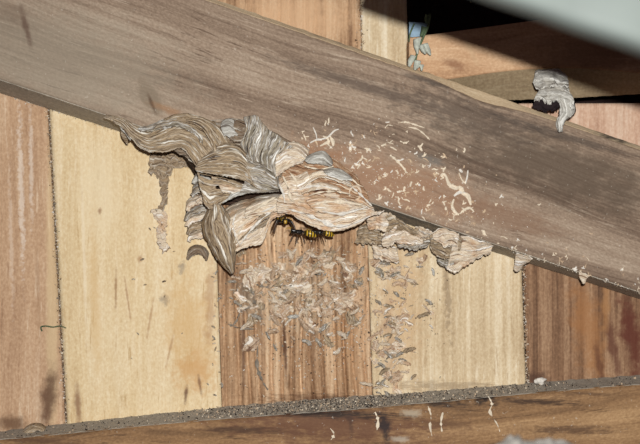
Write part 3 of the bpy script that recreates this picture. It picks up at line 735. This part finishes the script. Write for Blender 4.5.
# pale papery tuft on a greenish sprig, upper centre
def tube(name, pts, r, mat, parent=None, sides=6):
    V = []; F = []
    P = [at(*p) for p in pts]
    if len(P) > 2:
        fine = []
        K = len(P) - 1
        for i in range(K * 4 + 1): fine.append(Vector(curve_eval([tuple(p) for p in P], i / 4)))
        P = fine
    for i, p in enumerate(P):
        d = (P[min(i + 1, len(P) - 1)] - P[max(i - 1, 0)]).normalized()
        a = d.cross(Vector((0, 1, 0.13))).normalized(); b_ = d.cross(a).normalized()
        rr_ = (r[0] + (r[1] - r[0]) * i / (len(P) - 1)) * .001
        for k in range(sides):
            t_ = 6.2832 * k / sides
            V.append(p + a * (rr_ * math.cos(t_)) + b_ * (rr_ * math.sin(t_)))
    for i in range(len(P) - 1):
        for k in range(sides):
            F.append((i * sides + k, i * sides + (k + 1) % sides, (i + 1) * sides + (k + 1) % sides, (i + 1) * sides + k))
    F.append(tuple(range(sides))); F.append(tuple((len(P) - 1) * sides + k for k in range(sides - 1, -1, -1)))
    return mk(name, V, F, mat, parent)
mGreen = flat('moss_green', lin(88, 104, 78), .8, .3)
mPale = flat('pale_petal', lin(186, 190, 178), .8, .15)
sp = thing_of('dried_sprig', 'green-grey sprig with pale withered petals hanging in the corner above the rafter', 'sprig', 420, 50, 46)
tube('stem', [(430, 14, 48), (428, 26, 50), (423, 38, 51), (418, 50, 50), (415, 62, 50)], (.9, .8), mGreen, sp)
tube('stem', [(414, 24, 48), (410, 34, 50), (409, 42, 48)], (.7, .5), mGreen, sp)
def petal(pts_a, pts_b, d):
    flap('petal', [(d, pts_a), (d + 3, [((a + c) / 2, (b_ + e) / 2) for (a, b_), (c, e) in zip(pts_a, pts_b)]), (d, pts_b)], mPale, sp, 10, 6, 1, .4, .4, .6, fold=.5)
petal([(414, 39), (414, 46), (417, 54)], [(421, 37), (420, 45), (418, 54)], 50)
petal([(422, 44), (424, 50), (430, 55)], [(428, 43), (430, 49), (431, 55)], 50)
petal([(419, 46), (421, 51), (425, 54)], [(423, 44), (425, 49), (426, 54)], 52)
petal([(411, 55), (408, 60), (408, 66)], [(416, 56), (413, 62), (410, 67)], 50)
petal([(415, 60), (414, 65), (414, 70)], [(421, 61), (420, 66), (416, 70)], 51)
petal([(417, 64), (420, 67), (421, 70)], [(424, 65), (423, 68), (422, 71)], 50)
for q in [((426, 14), (425, 19), (426, 23), (431, 16), (430, 20), (428, 24)), ((422, 26), (421, 31), (420, 36), (427, 27), (425, 32), (422, 37))]:
    flap('bud', [(49, q[:3]), (52, [((a[0] + b_[0]) / 2, (a[1] + b_[1]) / 2) for a, b_ in zip(q[:3], q[3:])]), (49, q[3:])], mGreen, sp, 8, 6, 1, .3, .3, .3)
o = flap('blue_patch', [(44, [(409, 22), (416, 22), (428, 24)]), (44.5, [(409, 30), (417, 29), (426, 30)]), (44, [(409, 37), (417, 37), (424, 35)])], flat('pale_blue', lin(140, 165, 185), .6, .1), None, 12, 8, 1, .3, .5, .8)  # flat pale blue piece in the gap above the purlin
tag(o, 'small pale blue patch behind the withered sprig', 'scrap')

# ------------------------------------------------------------------ flecks on the rafter and boards
def rnd_path(x, y, L, ang, bend, k=3):
    p = [(x, y)]
    for i in range(k):
        x += L / k * math.cos(ang); y += L / k * math.sin(ang)
        ang += rng.uniform(-bend, bend)
        p.append((x, y))
    return p
# larger ones, placed after the photograph
arcs = [
    ([(385, 128), (388, 125), (393, 126)], 1.4, 'short pale curl at the left end of the twin arcs on the rafter'),
    ([(398, 123), (405, 122), (413, 124), (425, 128)], 1.5, 'upper of the two long pale arcs on the rafter'),
    ([(408, 127), (417, 129), (424, 134), (430, 140)], 1.6, 'lower of the two long pale arcs on the rafter'),
    ([(390, 155), (395, 159), (401, 165), (406, 171)], 2.2, 'pale slanting streak of paper below the twin arcs'),
    ([(400, 141), (405, 143), (409, 141)], 2.4, 'pale blob of paper below the left end of the twin arcs'),
]
for p, w, lb in arcs: tag(ribbon('paper_trace', p, w, mFl, sub=5, jag=.9), lb, 'paper trace')
pt = thing_of('comb_trace', 'knotted pale comb trace on the rafter above the right end of the remnant', 'comb trace', 462, 192, D_RAF)
for p, w in [([(446, 176), (449, 184), (455, 188), (460, 187)], 4), ([(459, 186), (463, 193), (468, 196), (471, 205)], 4.2), ([(454, 196), (460, 192), (466, 194)], 3.2),
             ([(454, 199), (452, 206), (455, 212), (459, 215)], 3), ([(459, 173), (462, 180), (466, 184)], 1.8), ([(468, 170), (467, 178), (465, 184)], 1.8), ([(460, 214), (464, 210), (470, 208), (474, 212)], 2.6), ([(448, 180), (444, 174), (441, 176)], 3)]:
    ribbon('trace_ridge', p, w, rng.choice([mFl, mFl, mFl2]), pt, 1.6, sub=3)
hub = thing_of('comb_trace', 'star-shaped pale comb trace on the rafter above the leaf folds', 'comb trace', 325, 140, D_RAF)
for p, w in [([(313, 127), (316, 134), (317, 140)], 1.3), ([(317, 139), (322, 139), (328, 137), (334, 131), (339, 129)], 2.0), ([(330, 136), (333, 142), (333, 146)], 3.2), ([(310, 143), (316, 140), (322, 140)], 1.8), ([(320, 146), (326, 143), (330, 141)], 2.6), ([(323, 136), (328, 139), (329, 144)], 2.6)]:
    ribbon('trace_ridge', p, w, mFl if w > 2 else mFl2, hub, 1.4, sub=3)

RG = 'pale paper flecks stuck on the rafter right of the nest'
rl = 'small pale paper fleck stuck on the rafter between the leaf folds and the comb trace'
def third(v, a, b, names):
    return names[0] if v < a else (names[1] if v < b else names[2])
def fleck(x, y, big, group, label, nm='paper_fleck'):
    kind = rng.random()
    m = rng.choice([mFl, mFl, mFl2, mFl3])
    L = rng.uniform(3, 7) * big
    a = rng.choice([rng.uniform(.2, 1.0), rng.uniform(1.2, 2.2), rng.uniform(-.4, .4)])
    p = rnd_path(x - L * .4 * math.cos(a), y - L * .4 * math.sin(a), L, a, .8)
    ow = rng.uniform(1.0, 2.2) * big
    o = ribbon(nm, p, ow, m, None, .8)
    if kind < .4:       # a forked fleck: a second arm in the same mesh
        q = rnd_path(p[1][0], p[1][1], L * .7, a + rng.choice([-1.3, 1.3]), .6, 2)
        o2 = ribbon('arm', q, ow * .8, m, None, .8)
        me = o.data; off = len(me.vertices); dv = Vector(o2.location) - Vector(o.location)
        vs = [v.co.copy() for v in me.vertices] + [v.co + dv for v in o2.data.vertices]
        fs = [tuple(f.vertices) for f in me.polygons] + [tuple(i + off for i in f.vertices) for f in o2.data.polygons]
        m2 = bpy.data.meshes.new(nm); m2.from_pydata(vs, [], fs); m2.materials.append(m)
        m2.polygons.foreach_set('use_smooth', [True] * len(m2.polygons))
        o.data = m2; bpy.data.objects.remove(o2); bpy.data.meshes.remove(me)
    if group == RG:
        h = raf_low(x) - y
        label = '%s%s paper fleck stuck %s on the rafter, %s' % ('forked ' if kind < .4 else '', {mFl: 'cream', mFl2: 'white', mFl3: 'tan'}[m],
            third(h, 22, 48, ('near the lower edge', 'halfway up the traces', 'above the other traces')), third(x, 360, 420, ('near leaf folds', 'under the twin arcs', 'beside the knotted trace')))
    elif group.startswith('sparse'):
        label = '%s%s fleck on the rafter %s' % ('forked ' if kind < .4 else '', {mFl: 'cream', mFl2: 'white', mFl3: 'tan'}[m], third(x, 530, 580, ('just right of the comb traces', 'above the red-brown board', 'near the right edge of the picture')))
    return tag(o, label, 'paper fleck', group)
n = 0
while n < 160:
    x = rng.gauss(392, 55); y = raf_low(x) - abs(rng.gauss(28, 26)) - 3
    if x < 296 or x > 486 or y < raf_low(x) - 88 or (x < 375 and y > 170) or y > raf_low(x) - 3: continue
    if x < 320 and y > 150: continue
    fleck(x, y, rng.uniform(.6, 1.3), RG, rl); n += 1
n = 0
while n < 34:
    x = rng.uniform(484, 640); y = raf_low(x) - abs(rng.gauss(0, 20)) - 2
    fleck(x, y, rng.uniform(.4, .8), 'sparse flecks at the right end of the rafter', 'tiny pale fleck on the rafter lower half, right of the comb traces'); n += 1
n = 0
while n < 14:
    x = rng.uniform(480, 640); y = raf_low(x) - rng.uniform(-1.0, 3)
    fleck(x, y, rng.uniform(.7, 1.0), 'flecks along the rafter lower edge', 'pale fleck caught on the rafter lower edge above the straw and red-brown boards'); n += 1

def shell_flake(x, y, r, ang, mat, group, label, nm='paper_flake', d=None):
    seedc[0] += 1; sd = seedc[0] * 1.7
    N_, M_ = 7, 3
    V = []; F = []; U = []
    ca, sa = math.cos(ang), math.sin(ang)
    asp = rng.uniform(.35, .8)
    for j in range(M_ + 1):
        v = j / M_
        for i in range(N_ + 1):
            t = math.radians(200 + 140 * i / N_)
            R1 = r * (1 - .75 * v * (1 - .5 * abs(i / N_ - .5)))
            u_, w_ = R1 * math.cos(t), R1 * math.sin(t) * asp + v * r * .15
            u_ += .35 * nz(i * .9, j * .9, sd) * r * .4; w_ += .35 * nz(i * .9, j * .9, sd + 5) * r * .4
            xx, yy = x + u_ * ca - w_ * sa, y + u_ * sa + w_ * ca
            dd = (d if d is not None else surf(x, y)) + .3 + 1.2 + math.sin(v * 3.0) * r * .45 + max(0, .6 * nz(i, j, sd))
            V.append(at(xx, yy, dd)); U.append((u_ * 3 + sd, v * r * .8 + sd))
    for j in range(M_):
        for i in range(N_):
            a = j * (N_ + 1) + i
            F.append((a, a + N_ + 1, a + N_ + 2, a + 1))
    o = mk(nm, V, F, mat, None, U)
    cn = {pCRM: 'cream', pGRY: 'grey striped', pTAN: 'tan striped', pSLV: 'silvery', pDRK: 'dark', pRES: 'dull brown'}[mat]
    sz = third(r, 3.2, 5.2, ('small', 'medium', 'large'))
    if group == gC[0]:
        label = '%s %s flake on the gnawed board, %s, %s' % (sz, cn, third(y, 278, 318, ('near its top', 'halfway down', 'low down')), third(x, 270, 318, ('left third', 'middle third', 'right third')))
    elif group == gD[0]:
        label = '%s %s flake on the straw board, %s, %s' % (sz, cn, third(y, 295, 345, ('below the remnant', 'halfway down', 'low down')), 'by its left joint' if x < 392 else 'off its left joint')
    elif group == gB[0]:
        label = '%s %s flake at the right edge of the cream board, %s' % (sz, cn, third(y, 308, 354, ('below the tongue', 'at mid height', 'low near the ledge')))
    elif group and group.startswith('specks'):
        label = 'tiny %s speck on the cream board, %s' % (cn, third(y, 268, 326, ('beside the residue trail', 'at mid height', 'low near the ledge')))
    return tag(o, label, 'paper flake', group)
def crust(label, n, pick, mats, x, y):
    t_ = thing_of('crusted_residue', label, 'nest residue', x, y, 1.5)
    for _ in range(n):
        cx, cy, r = pick()
        a = rng.uniform(-1.2, 1.2); ca, sa = math.cos(a), math.sin(a); q = rng.uniform(.3, .75)
        rows = []
        for vv, dd in ((-1, 1.0), (-.3, 2.4), (.4, 2.6), (1, 1.2)):
            row = []
            for uu in (-1, -.5, 0, .5, 1):
                w_ = r * math.sqrt(max(.05, 1 - vv * vv * .8)) * uu; h_ = r * q * (vv - .35 * uu * uu)
                row.append((cx + w_ * ca - h_ * sa, cy + w_ * sa + h_ * ca))
            rows.append((dd, row))
        flap('residue_patch', rows, rng.choice(mats), t_, 22, 16, 3, 1.5, 5.0, 3.0, solid=False)
def pick_c():
    while True:
        x = rng.gauss(292, 42); y = rng.gauss(293, 24)
        if 232 < x < 362 and 250 < y < 350: return x, y, 3.5 + 8 * rng.random() ** 1.3
def pick_d():
    while True:
        x = rng.gauss(392, 16); y = rng.uniform(248, 390)
        if 372 < x < 432 and (x < 412 or y < 340): return x, y, 3 + 6 * rng.random() ** 1.5
crust('matted grey and cream paper residue crusted across the grooved brown board', 70, pick_c, [pRES, pRES, pCRM, pCRM, pTAN], 292, 293)
crust('cream paper residue crusted down the left side of the straw board', 40, pick_d, [pRES, pCRM, pRES], 392, 315)
gC = ('flakes on the gnawed brown board', 'pale curled paper flake stuck on the grooved brown board below the nest')
gD = ('flakes on the straw board', 'pale curled paper flake stuck on the left part of the straw board')
gB = ('flakes on the cream board edge', 'small paper flake stuck at the right edge of the cream board')
n = 0
while n < 170:
    x = rng.gauss(295, 42); y = rng.gauss(298, 27)
    if not (226 < x < 371 and 240 < y < 398): continue
    if abs(y - 238) < 5: continue
    shell_flake(x, y, 2.4 + 5.6 * rng.random() ** 1.6, rng.uniform(-1.2, 1.2) + (3.14 if rng.random() < .3 else 0), rng.choice([pCRM, pCRM, pCRM, pCRM, pRES, pRES, pGRY]), *gC, d=1.2); n += 1
n = 0
while n < 100:
    x = rng.gauss(390, 18); y = rng.uniform(250, 398)
    if not (375 < x < 440): continue
    if x > 415 and y > 330 and rng.random() < .6: continue
    shell_flake(x, y, 2.4 + 5.2 * rng.random() ** 1.6, rng.uniform(-1.0, 1.0), rng.choice([pCRM, pCRM, pTAN, pGRY]), *gD, d=2.0); n += 1
for i in range(24):
    shell_flake(rng.uniform(212, 221), rng.uniform(262, 400), rng.uniform(1.5, 3.2), rng.uniform(-1.5, 1.5), rng.choice([pTAN, pGRY, pCRM]), *gB, d=1.6)
for i in range(16):
    x, y = rng.uniform(120, 212), rng.uniform(210, 385)
    shell_flake(x, y, rng.uniform(1.2, 2.6), rng.uniform(-1.5, 1.5), rng.choice([pDRK, pTAN, pGRY]), 'specks on the cream board', 'tiny dark paper speck on the middle of the cream board', d=1.6)
# larger shells that stand out
for x, y, r, a, m, lb in [(424, 316, 9, -.3, pTAN, 'striped curled flake, largest on the straw board'), (256, 318, 7, .4, pGRY, 'grey curled flake on the left of the brown board'), (300, 262, 7, -.9, pGRY, 'grey streaked flake just below the entrance on the brown board'),
                          (345, 300, 7, .1, pCRM, 'cream curled flake at the right edge of the brown board'), (366, 385, 8, .2, pCRM, 'cream flake cluster low at the brown and straw board joint'), (405, 365, 7, .2, pCRM, 'pale flake low on the straw board'),
                          (293, 318, 7, -.1, pSLV, 'silvery flake in the middle of the brown board'), (432, 272, 5, 1.3, pSLV, 'narrow silvery flake on the straw board below the fan remnant')]:
    shell_flake(x, y, r, a, m, None, lb, d=2.5)
# webby streaks of residue on the grooved board
for p, lb in [([(248, 275), (256, 284), (266, 287), (280, 285), (292, 288)], 'long grey streak of residue across the upper brown board'), ([(262, 288), (258, 298), (250, 306), (240, 312)], 'grey streak running down left on the brown board'),
              ([(228, 324), (240, 328), (256, 329)], 'short pale streak near the left edge of the brown board'), ([(258, 345), (257, 365), (262, 380), (268, 390)], 'thin wavering pale streak low on the brown board'), ([(243, 300), (238, 318), (233, 325)], 'thin streak linking two residue streaks at the left of the brown board')]:
    tag(ribbon('residue_streak', p, 2.0, mG, None, .8, d0=1.5, sub=6, jag=1.6), lb, 'residue streak')

# ------------------------------------------------------------------ crumbs: nobody could count these
def crumbs(name, label, cat, n, place, mats, smin, smax):
    V = []; F = []; MI = []
    for i in range(n):
        x, y, d = place()
        c = at(x, y, d); s = rng.uniform(smin, smax) * .0005
        b = len(V)
        ds = [Vector((rng.uniform(-1, 1), rng.uniform(-1, 1), rng.uniform(-1, 1))).normalized() * s * rng.uniform(.5, 1.4) for _ in range(3)]
        ds.append(-(ds[0] + ds[1] + ds[2]) * .6 + Vector((0, -s * .6, 0)))
        V += [c + q for q in ds]
        F += [(b, b + 1, b + 2), (b, b + 3, b + 1), (b + 1, b + 3, b + 2), (b, b + 2, b + 3)]
        MI += [rng.randrange(len(mats))] * 4
    o = mk(name, V, F, mats, None, smooth=False)
    o.data.polygons.foreach_set('material_index', MI)
    return tag(o, label, cat, kind='stuff')
def pl_ledge():
    while True:
        x = rng.uniform(-20, 640) if rng.random() < .22 else rng.gauss(335, 85)
        if -20 < x < 640: break
    f = rng.random(); yb, yf = beam_back(x), beam_front(x)
    return x, yb + (yf - yb) * f + rng.uniform(-1.5, .5), 2 + (D_BEAM - 4) * f
crumbs('ledge_debris', 'grey, black and pale crumbs lying along the dusty ledge', 'debris', 3600, pl_ledge, [mK, mG, mG, mFl, mFl3, mK], .5, 2.1)
def pl_raf():
    while True:
        x = rng.gauss(405, 70); y = raf_low(x) - abs(rng.gauss(20, 28)) - 2
        if 290 < x < 640 and y > raf_top(x) + 6: return x, y, D_RAF + .3
crumbs('paper_dust', 'fine pale paper dust on the rafter right of the nest', 'paper dust', 900, pl_raf, [mFl, mFl2, mFl3], .5, 1.6)
def pl_board():
    while True:
        x = rng.gauss(320, 60); y = rng.gauss(305, 40)
        if 222 < x < 450 and 240 < y < 400: return x, y, 1.3
crumbs('paper_dust', 'fine pale and dark crumbs over the boards below the nest', 'paper dust', 2600, pl_board, [mFl, mFl2, mFl3, mG, mK], .5, 2.0)
def pl_joint():
    if rng.random() < .6:
        y = rng.uniform(105, 425); return jx(48.5, 66, y) + rng.gauss(0, 1.5), y, rng.uniform(-4, 1.4)
    if rng.random() < .6:
        y = rng.uniform(262, 384); return jx(517.5, 528.5, y) + rng.gauss(0, 1.2), y, rng.uniform(-3, 1.4)
    y = rng.uniform(-5, 60); return jx(364.5, 374, y) + rng.gauss(0, 2), y, rng.uniform(-2, 1.4)
crumbs('joint_fluff', 'pale dusty fluff packed in the upright joints between boards', 'fluff', 1900, pl_joint, [mFl, mG, mFl3, mFl3, mFl2, mBrn], .7, 2.4)
def pl_raf_edge():
    x = rng.uniform(15, 125) if rng.random() < .4 else rng.uniform(500, 640)
    return x, (raf_back(x) if x < 130 else raf_low(x)) + rng.gauss(0, 1.0), (2.2 if x < 130 else D_RAF - 1)
crumbs('edge_crumbs', 'pale crumbs clinging along the lower edge of the rafter', 'crumbs', 260, pl_raf_edge, [mFl, mFl2, mG], .7, 2.0)

# ------------------------------------------------------------------ drips, lumps and thread on the rail and boards
for p, lb in [([(375, 412), (378, 420), (377, 430)], 'short pale drip on the rail left of the others'), ([(428, 406), (431, 416), (430, 426), (432, 436)], 'long wavering pale drip on the rail'), ([(443, 412), (441, 422), (442, 432)], 'pale drip right of the long one on the rail'),
              ([(488, 396), (492, 404), (490, 412), (497, 424), (500, 432)], 'thin pale drip trailing right under the dark rail stain'), ([(330, 428), (334, 434), (331, 440)], 'small pale mark low on the rail below the brown board')]:
    tag(ribbon('pale_drip', p, 1.9, mFl, None, .6, d0=D_BEAM + .3, sub=5, jag=1.2), lb, 'drip mark')
tag(tube('green_thread', [(42, 331, 2), (41, 327, 4), (46, 326, 4), (53, 327, 4), (60, 326, 3), (66, 328, 2)], (.6, .4), mGreen), 'thin green thread curling from the left board joint', 'thread')
def lump(name, label, cat, x, y, d, rx, ry, rz, mat, sub=3, amp=.25):
    import bmesh
    bm = bmesh.new(); bmesh.ops.create_icosphere(bm, subdivisions=sub, radius=1.0)
    for v in bm.verts:
        q = v.co * 1.6
        h = 1 + amp * (nz(q.x + x, q.y, q.z) + .5 * nz(q.x * 2.5, q.y * 2.5 + x, q.z * 2.5))
        v.co = Vector((v.co.x * rx, v.co.y * ry, v.co.z * rz)) * .001 * h
    me = bpy.data.meshes.new(name); bm.to_mesh(me); bm.free()
    me.materials.append(mat); me.polygons.foreach_set('use_smooth', [True] * len(me.polygons))
    o = bpy.data.objects.new(name, me); o.location = at(x, y, d); link(o)
    return tag(o, label, cat)
lump('white_crumb', 'small white crumb on the ledge at the foot of the red-brown board', 'crumb', 540, 381, 8, 4, 3, 2.6, mFl2, 3, .5)
scrap('nest_scrap', 'tan curled scrap lying on the ledge at bottom left', 'nest scrap', [(3, [(22, 431), (29, 425), (38, 423), (46, 427)]), (12, [(23, 433), (30, 428), (38, 427), (45, 430)]), (14, [(25, 434), (31, 433), (38, 431), (44, 432)])], pTAN, N=24, M=12, bands=2, amp=.9)

# pale fluff close to the camera at the bottom edge
fl = tag(empty('insulation_tuft', at(540, 455, 230)), 'blurred white fluffy tuft rising from the bottom edge at right', 'insulation')
import bmesh
mTuft = flat('white_fluff', lin(150, 146, 140), .95, .15, 200)
bm = bmesh.new()
for (x, y, r) in [(512, 450, 13), (528, 455, 13), (545, 453, 13), (562, 454, 13), (574, 458, 10), (500, 458, 12), (540, 466, 22), (520, 466, 20), (564, 468, 18)]:
    g = bmesh.ops.create_icosphere(bm, subdivisions=4, radius=1.0)
    c = at(x, y, 230) - Vector(fl.location)
    for v in g['verts']:
        q = v.co.copy()
        v.co = q * (r * .00062) * (1 + .3 * nz(q.x * 2 + x, q.y * 2, q.z * 2) + .2 * nz(q.x * 6 + x, q.y * 6, q.z * 6)) + c
me = bpy.data.meshes.new('tuft_wool'); bm.to_mesh(me); bm.free(); me.materials.append(mTuft)
me.polygons.foreach_set('use_smooth', [True] * len(me.polygons))
o = bpy.data.objects.new('tuft_wool', me); link(o, fl)
m = o.modifiers.new('fuse', 'REMESH'); m.mode = 'VOXEL'; m.voxel_size = .0012; m.use_smooth_shade = True

# ------------------------------------------------------------------ wasps
def wasp_mat():
    N = NT('wasp_cuticle', .35, .5)
    P = N.node('ShaderNodeTexCoord').outputs['Object']
    sx = N.node('ShaderNodeSeparateXYZ'); N.put(sx.inputs[0], P)
    x = sx.outputs[0]
    w = N.math('ADD', x, N.math('MULTIPLY', N.math('ABSOLUTE', sx.outputs[1]), .25))
    s = N.math('SINE', N.math('MULTIPLY', w, 2 * math.pi / .0024))
    band = N.smooth(s, -.25, .15)
    abd = N.math('MULTIPLY', band, N.smooth(x, -.0022, -.0032))
    c = N.mix(abd, lin(20, 16, 14), lin(196, 160, 46))
    face = N.math('MULTIPLY', N.smooth(x, .0091, .0096), .8)
    c = N.mix(face, c, lin(190, 150, 40))
    vn = N.node('ShaderNodeVectorMath', operation='DISTANCE'); N.put(vn.inputs[0], P); vn.inputs[1].default_value = (.0048, .0, .0027)
    c = N.mix(N.smooth(vn.outputs['Value'], .0011, .0007), c, lin(222, 176, 40))
    # legs are dark with brown ends
    side = N.math('ABSOLUTE', sx.outputs[1])
    c = N.mix(N.smooth(side, .0042, .0062), c, lin(70, 44, 20))
    return N.colour(c)
mWasp = wasp_mat()
mEye = flat('wasp_eye', lin(14, 12, 14), .2, .1, 300, .6)
NW = NT('wasp_wing', .3, .4); NW.b.inputs['Alpha'].default_value = .45
mWing = NW.colour(lin(96, 78, 58))
def wasp(x, y, d, rot, scale, label):
    root = tag(empty('wasp', at(x, y, d)), label, 'wasp', 'wasps crowded in the nest entrance')
    root.rotation_euler = rot
    root.scale = (scale,) * 3
    mm = .001
    V = []; E = []; Rr = []
    def add(p, r, prev=None):
        V.append(Vector(p) * mm); Rr.append(r * mm)
        if prev is not None: E.append((prev, len(V) - 1))
        return len(V) - 1
    th = add((3.0, 0, 0), 2.3)                      # thorax root
    a = add((.6, 0, .1), 1.9, th); a = add((-1.1, 0, -.1), .55, a); a = add((-2.0, 0, -.2), .8, a)
    a = add((-3.6, 0, -.3), 2.5, a); a = add((-6.0, 0, -.7), 3.3, a); a = add((-8.8, 0, -1.4), 2.9, a); a = add((-11, 0, -2.2), 1.7, a); add((-12.6, 0, -2.8), .3, a)
    n_ = add((5.4, 0, .1), .8, th); h = add((7.0, 0, -.1), 2.3, n_); fc = add((8.5, 0, -1.2), 1.8, h); add((9.6, 0, -2.4), .6, fc)
    for s in (-1, 1):
        q = add((8.6, .7 * s, .7), .26, h); q = add((10.0, 1.5 * s, 2.0), .24, q); q = add((12.2, 2.8 * s, 1.6), .22, q); add((13.8, 3.6 * s, .2), .18, q)
        for (lx, tx) in ((4.4, 7.0), (2.6, 2.8), (1.0, -2.2)):
            q = add((lx, 1.5 * s, -1.5), .75, th); q = add(((lx + tx) / 2, 4.2 * s, -.8), .7, q); q = add((tx, 6.2 * s, -4.4), .55, q)
            q = add((tx + (tx - lx) * .35, 6.9 * s, -7.6), .4, q); add((tx + (tx - lx) * .55, 7.5 * s, -9.0), .3, q)
    me = bpy.data.meshes.new('body'); me.from_pydata(V, E, [])
    o = bpy.data.objects.new('body', me); link(o, root); me.materials.append(mWasp)
    m = o.modifiers.new('skin', 'SKIN'); m.use_smooth_shade = True
    if not me.skin_vertices: me.attributes.new('skin', 'FLOAT', 'POINT')
    for i, sv in enumerate(me.skin_vertices[0].data):
        sv.radius = (Rr[i], Rr[i]); sv.use_root = (i == 0)
    m = o.modifiers.new('round', 'SUBSURF'); m.levels = 2; m.render_levels = 2
    for s in (-1, 1):
        vs = []; 
        outline = [(4.0, 1.0), (2.0, 2.6), (-2.0, 4.0), (-6.5, 4.6), (-9.5, 3.6), (-8.0, 2.2), (-4.0, 1.4), (0.5, .8)]
        for k, (wx, wy) in enumerate(outline): vs.append(Vector((wx, wy * s, 2.4 + .12 * wy)) * mm)
        vs2 = [v + Vector((0, 0, -.00012)) for v in vs]
        n2 = len(vs)
        fs = [tuple(range(n2)), tuple(range(2 * n2 - 1, n2 - 1, -1))] + [(i, (i + 1) % n2, n2 + (i + 1) % n2, n2 + i) for i in range(n2)]
        wm = bpy.data.meshes.new('wing'); wm.from_pydata(vs + vs2, [], fs); wm.materials.append(mWing)
        wo = bpy.data.objects.new('wing', wm); link(wo, root)
        bm = bmesh.new(); bmesh.ops.create_icosphere(bm, subdivisions=2, radius=1.0)
        for v in bm.verts: v.co = Vector((v.co.x * .75, v.co.y * .5, v.co.z * 1.15)) * mm
        em = bpy.data.meshes.new('eye'); bm.to_mesh(em); bm.free(); em.materials.append(mEye)
        em.polygons.foreach_set('use_smooth', [True] * len(em.polygons))
        eo = bpy.data.objects.new('eye', em); eo.location = Vector((7.7, 1.75 * s, .1)) * mm; link(eo, root)
    return root
R = math.radians
wasp(283, 218.5, 48, (R(0), R(12), R(-78)), 1.15, 'dark wasp looking out at the left end of the entrance')
wasp(302, 231.5, 60, (R(-14), R(-10), R(176)), .9, 'wasp with yellow striped abdomen in the middle of the entrance')
wasp(321, 232, 54, (R(-4), R(-6), R(190)), .84, 'wasp half hidden at the right end of the entrance')
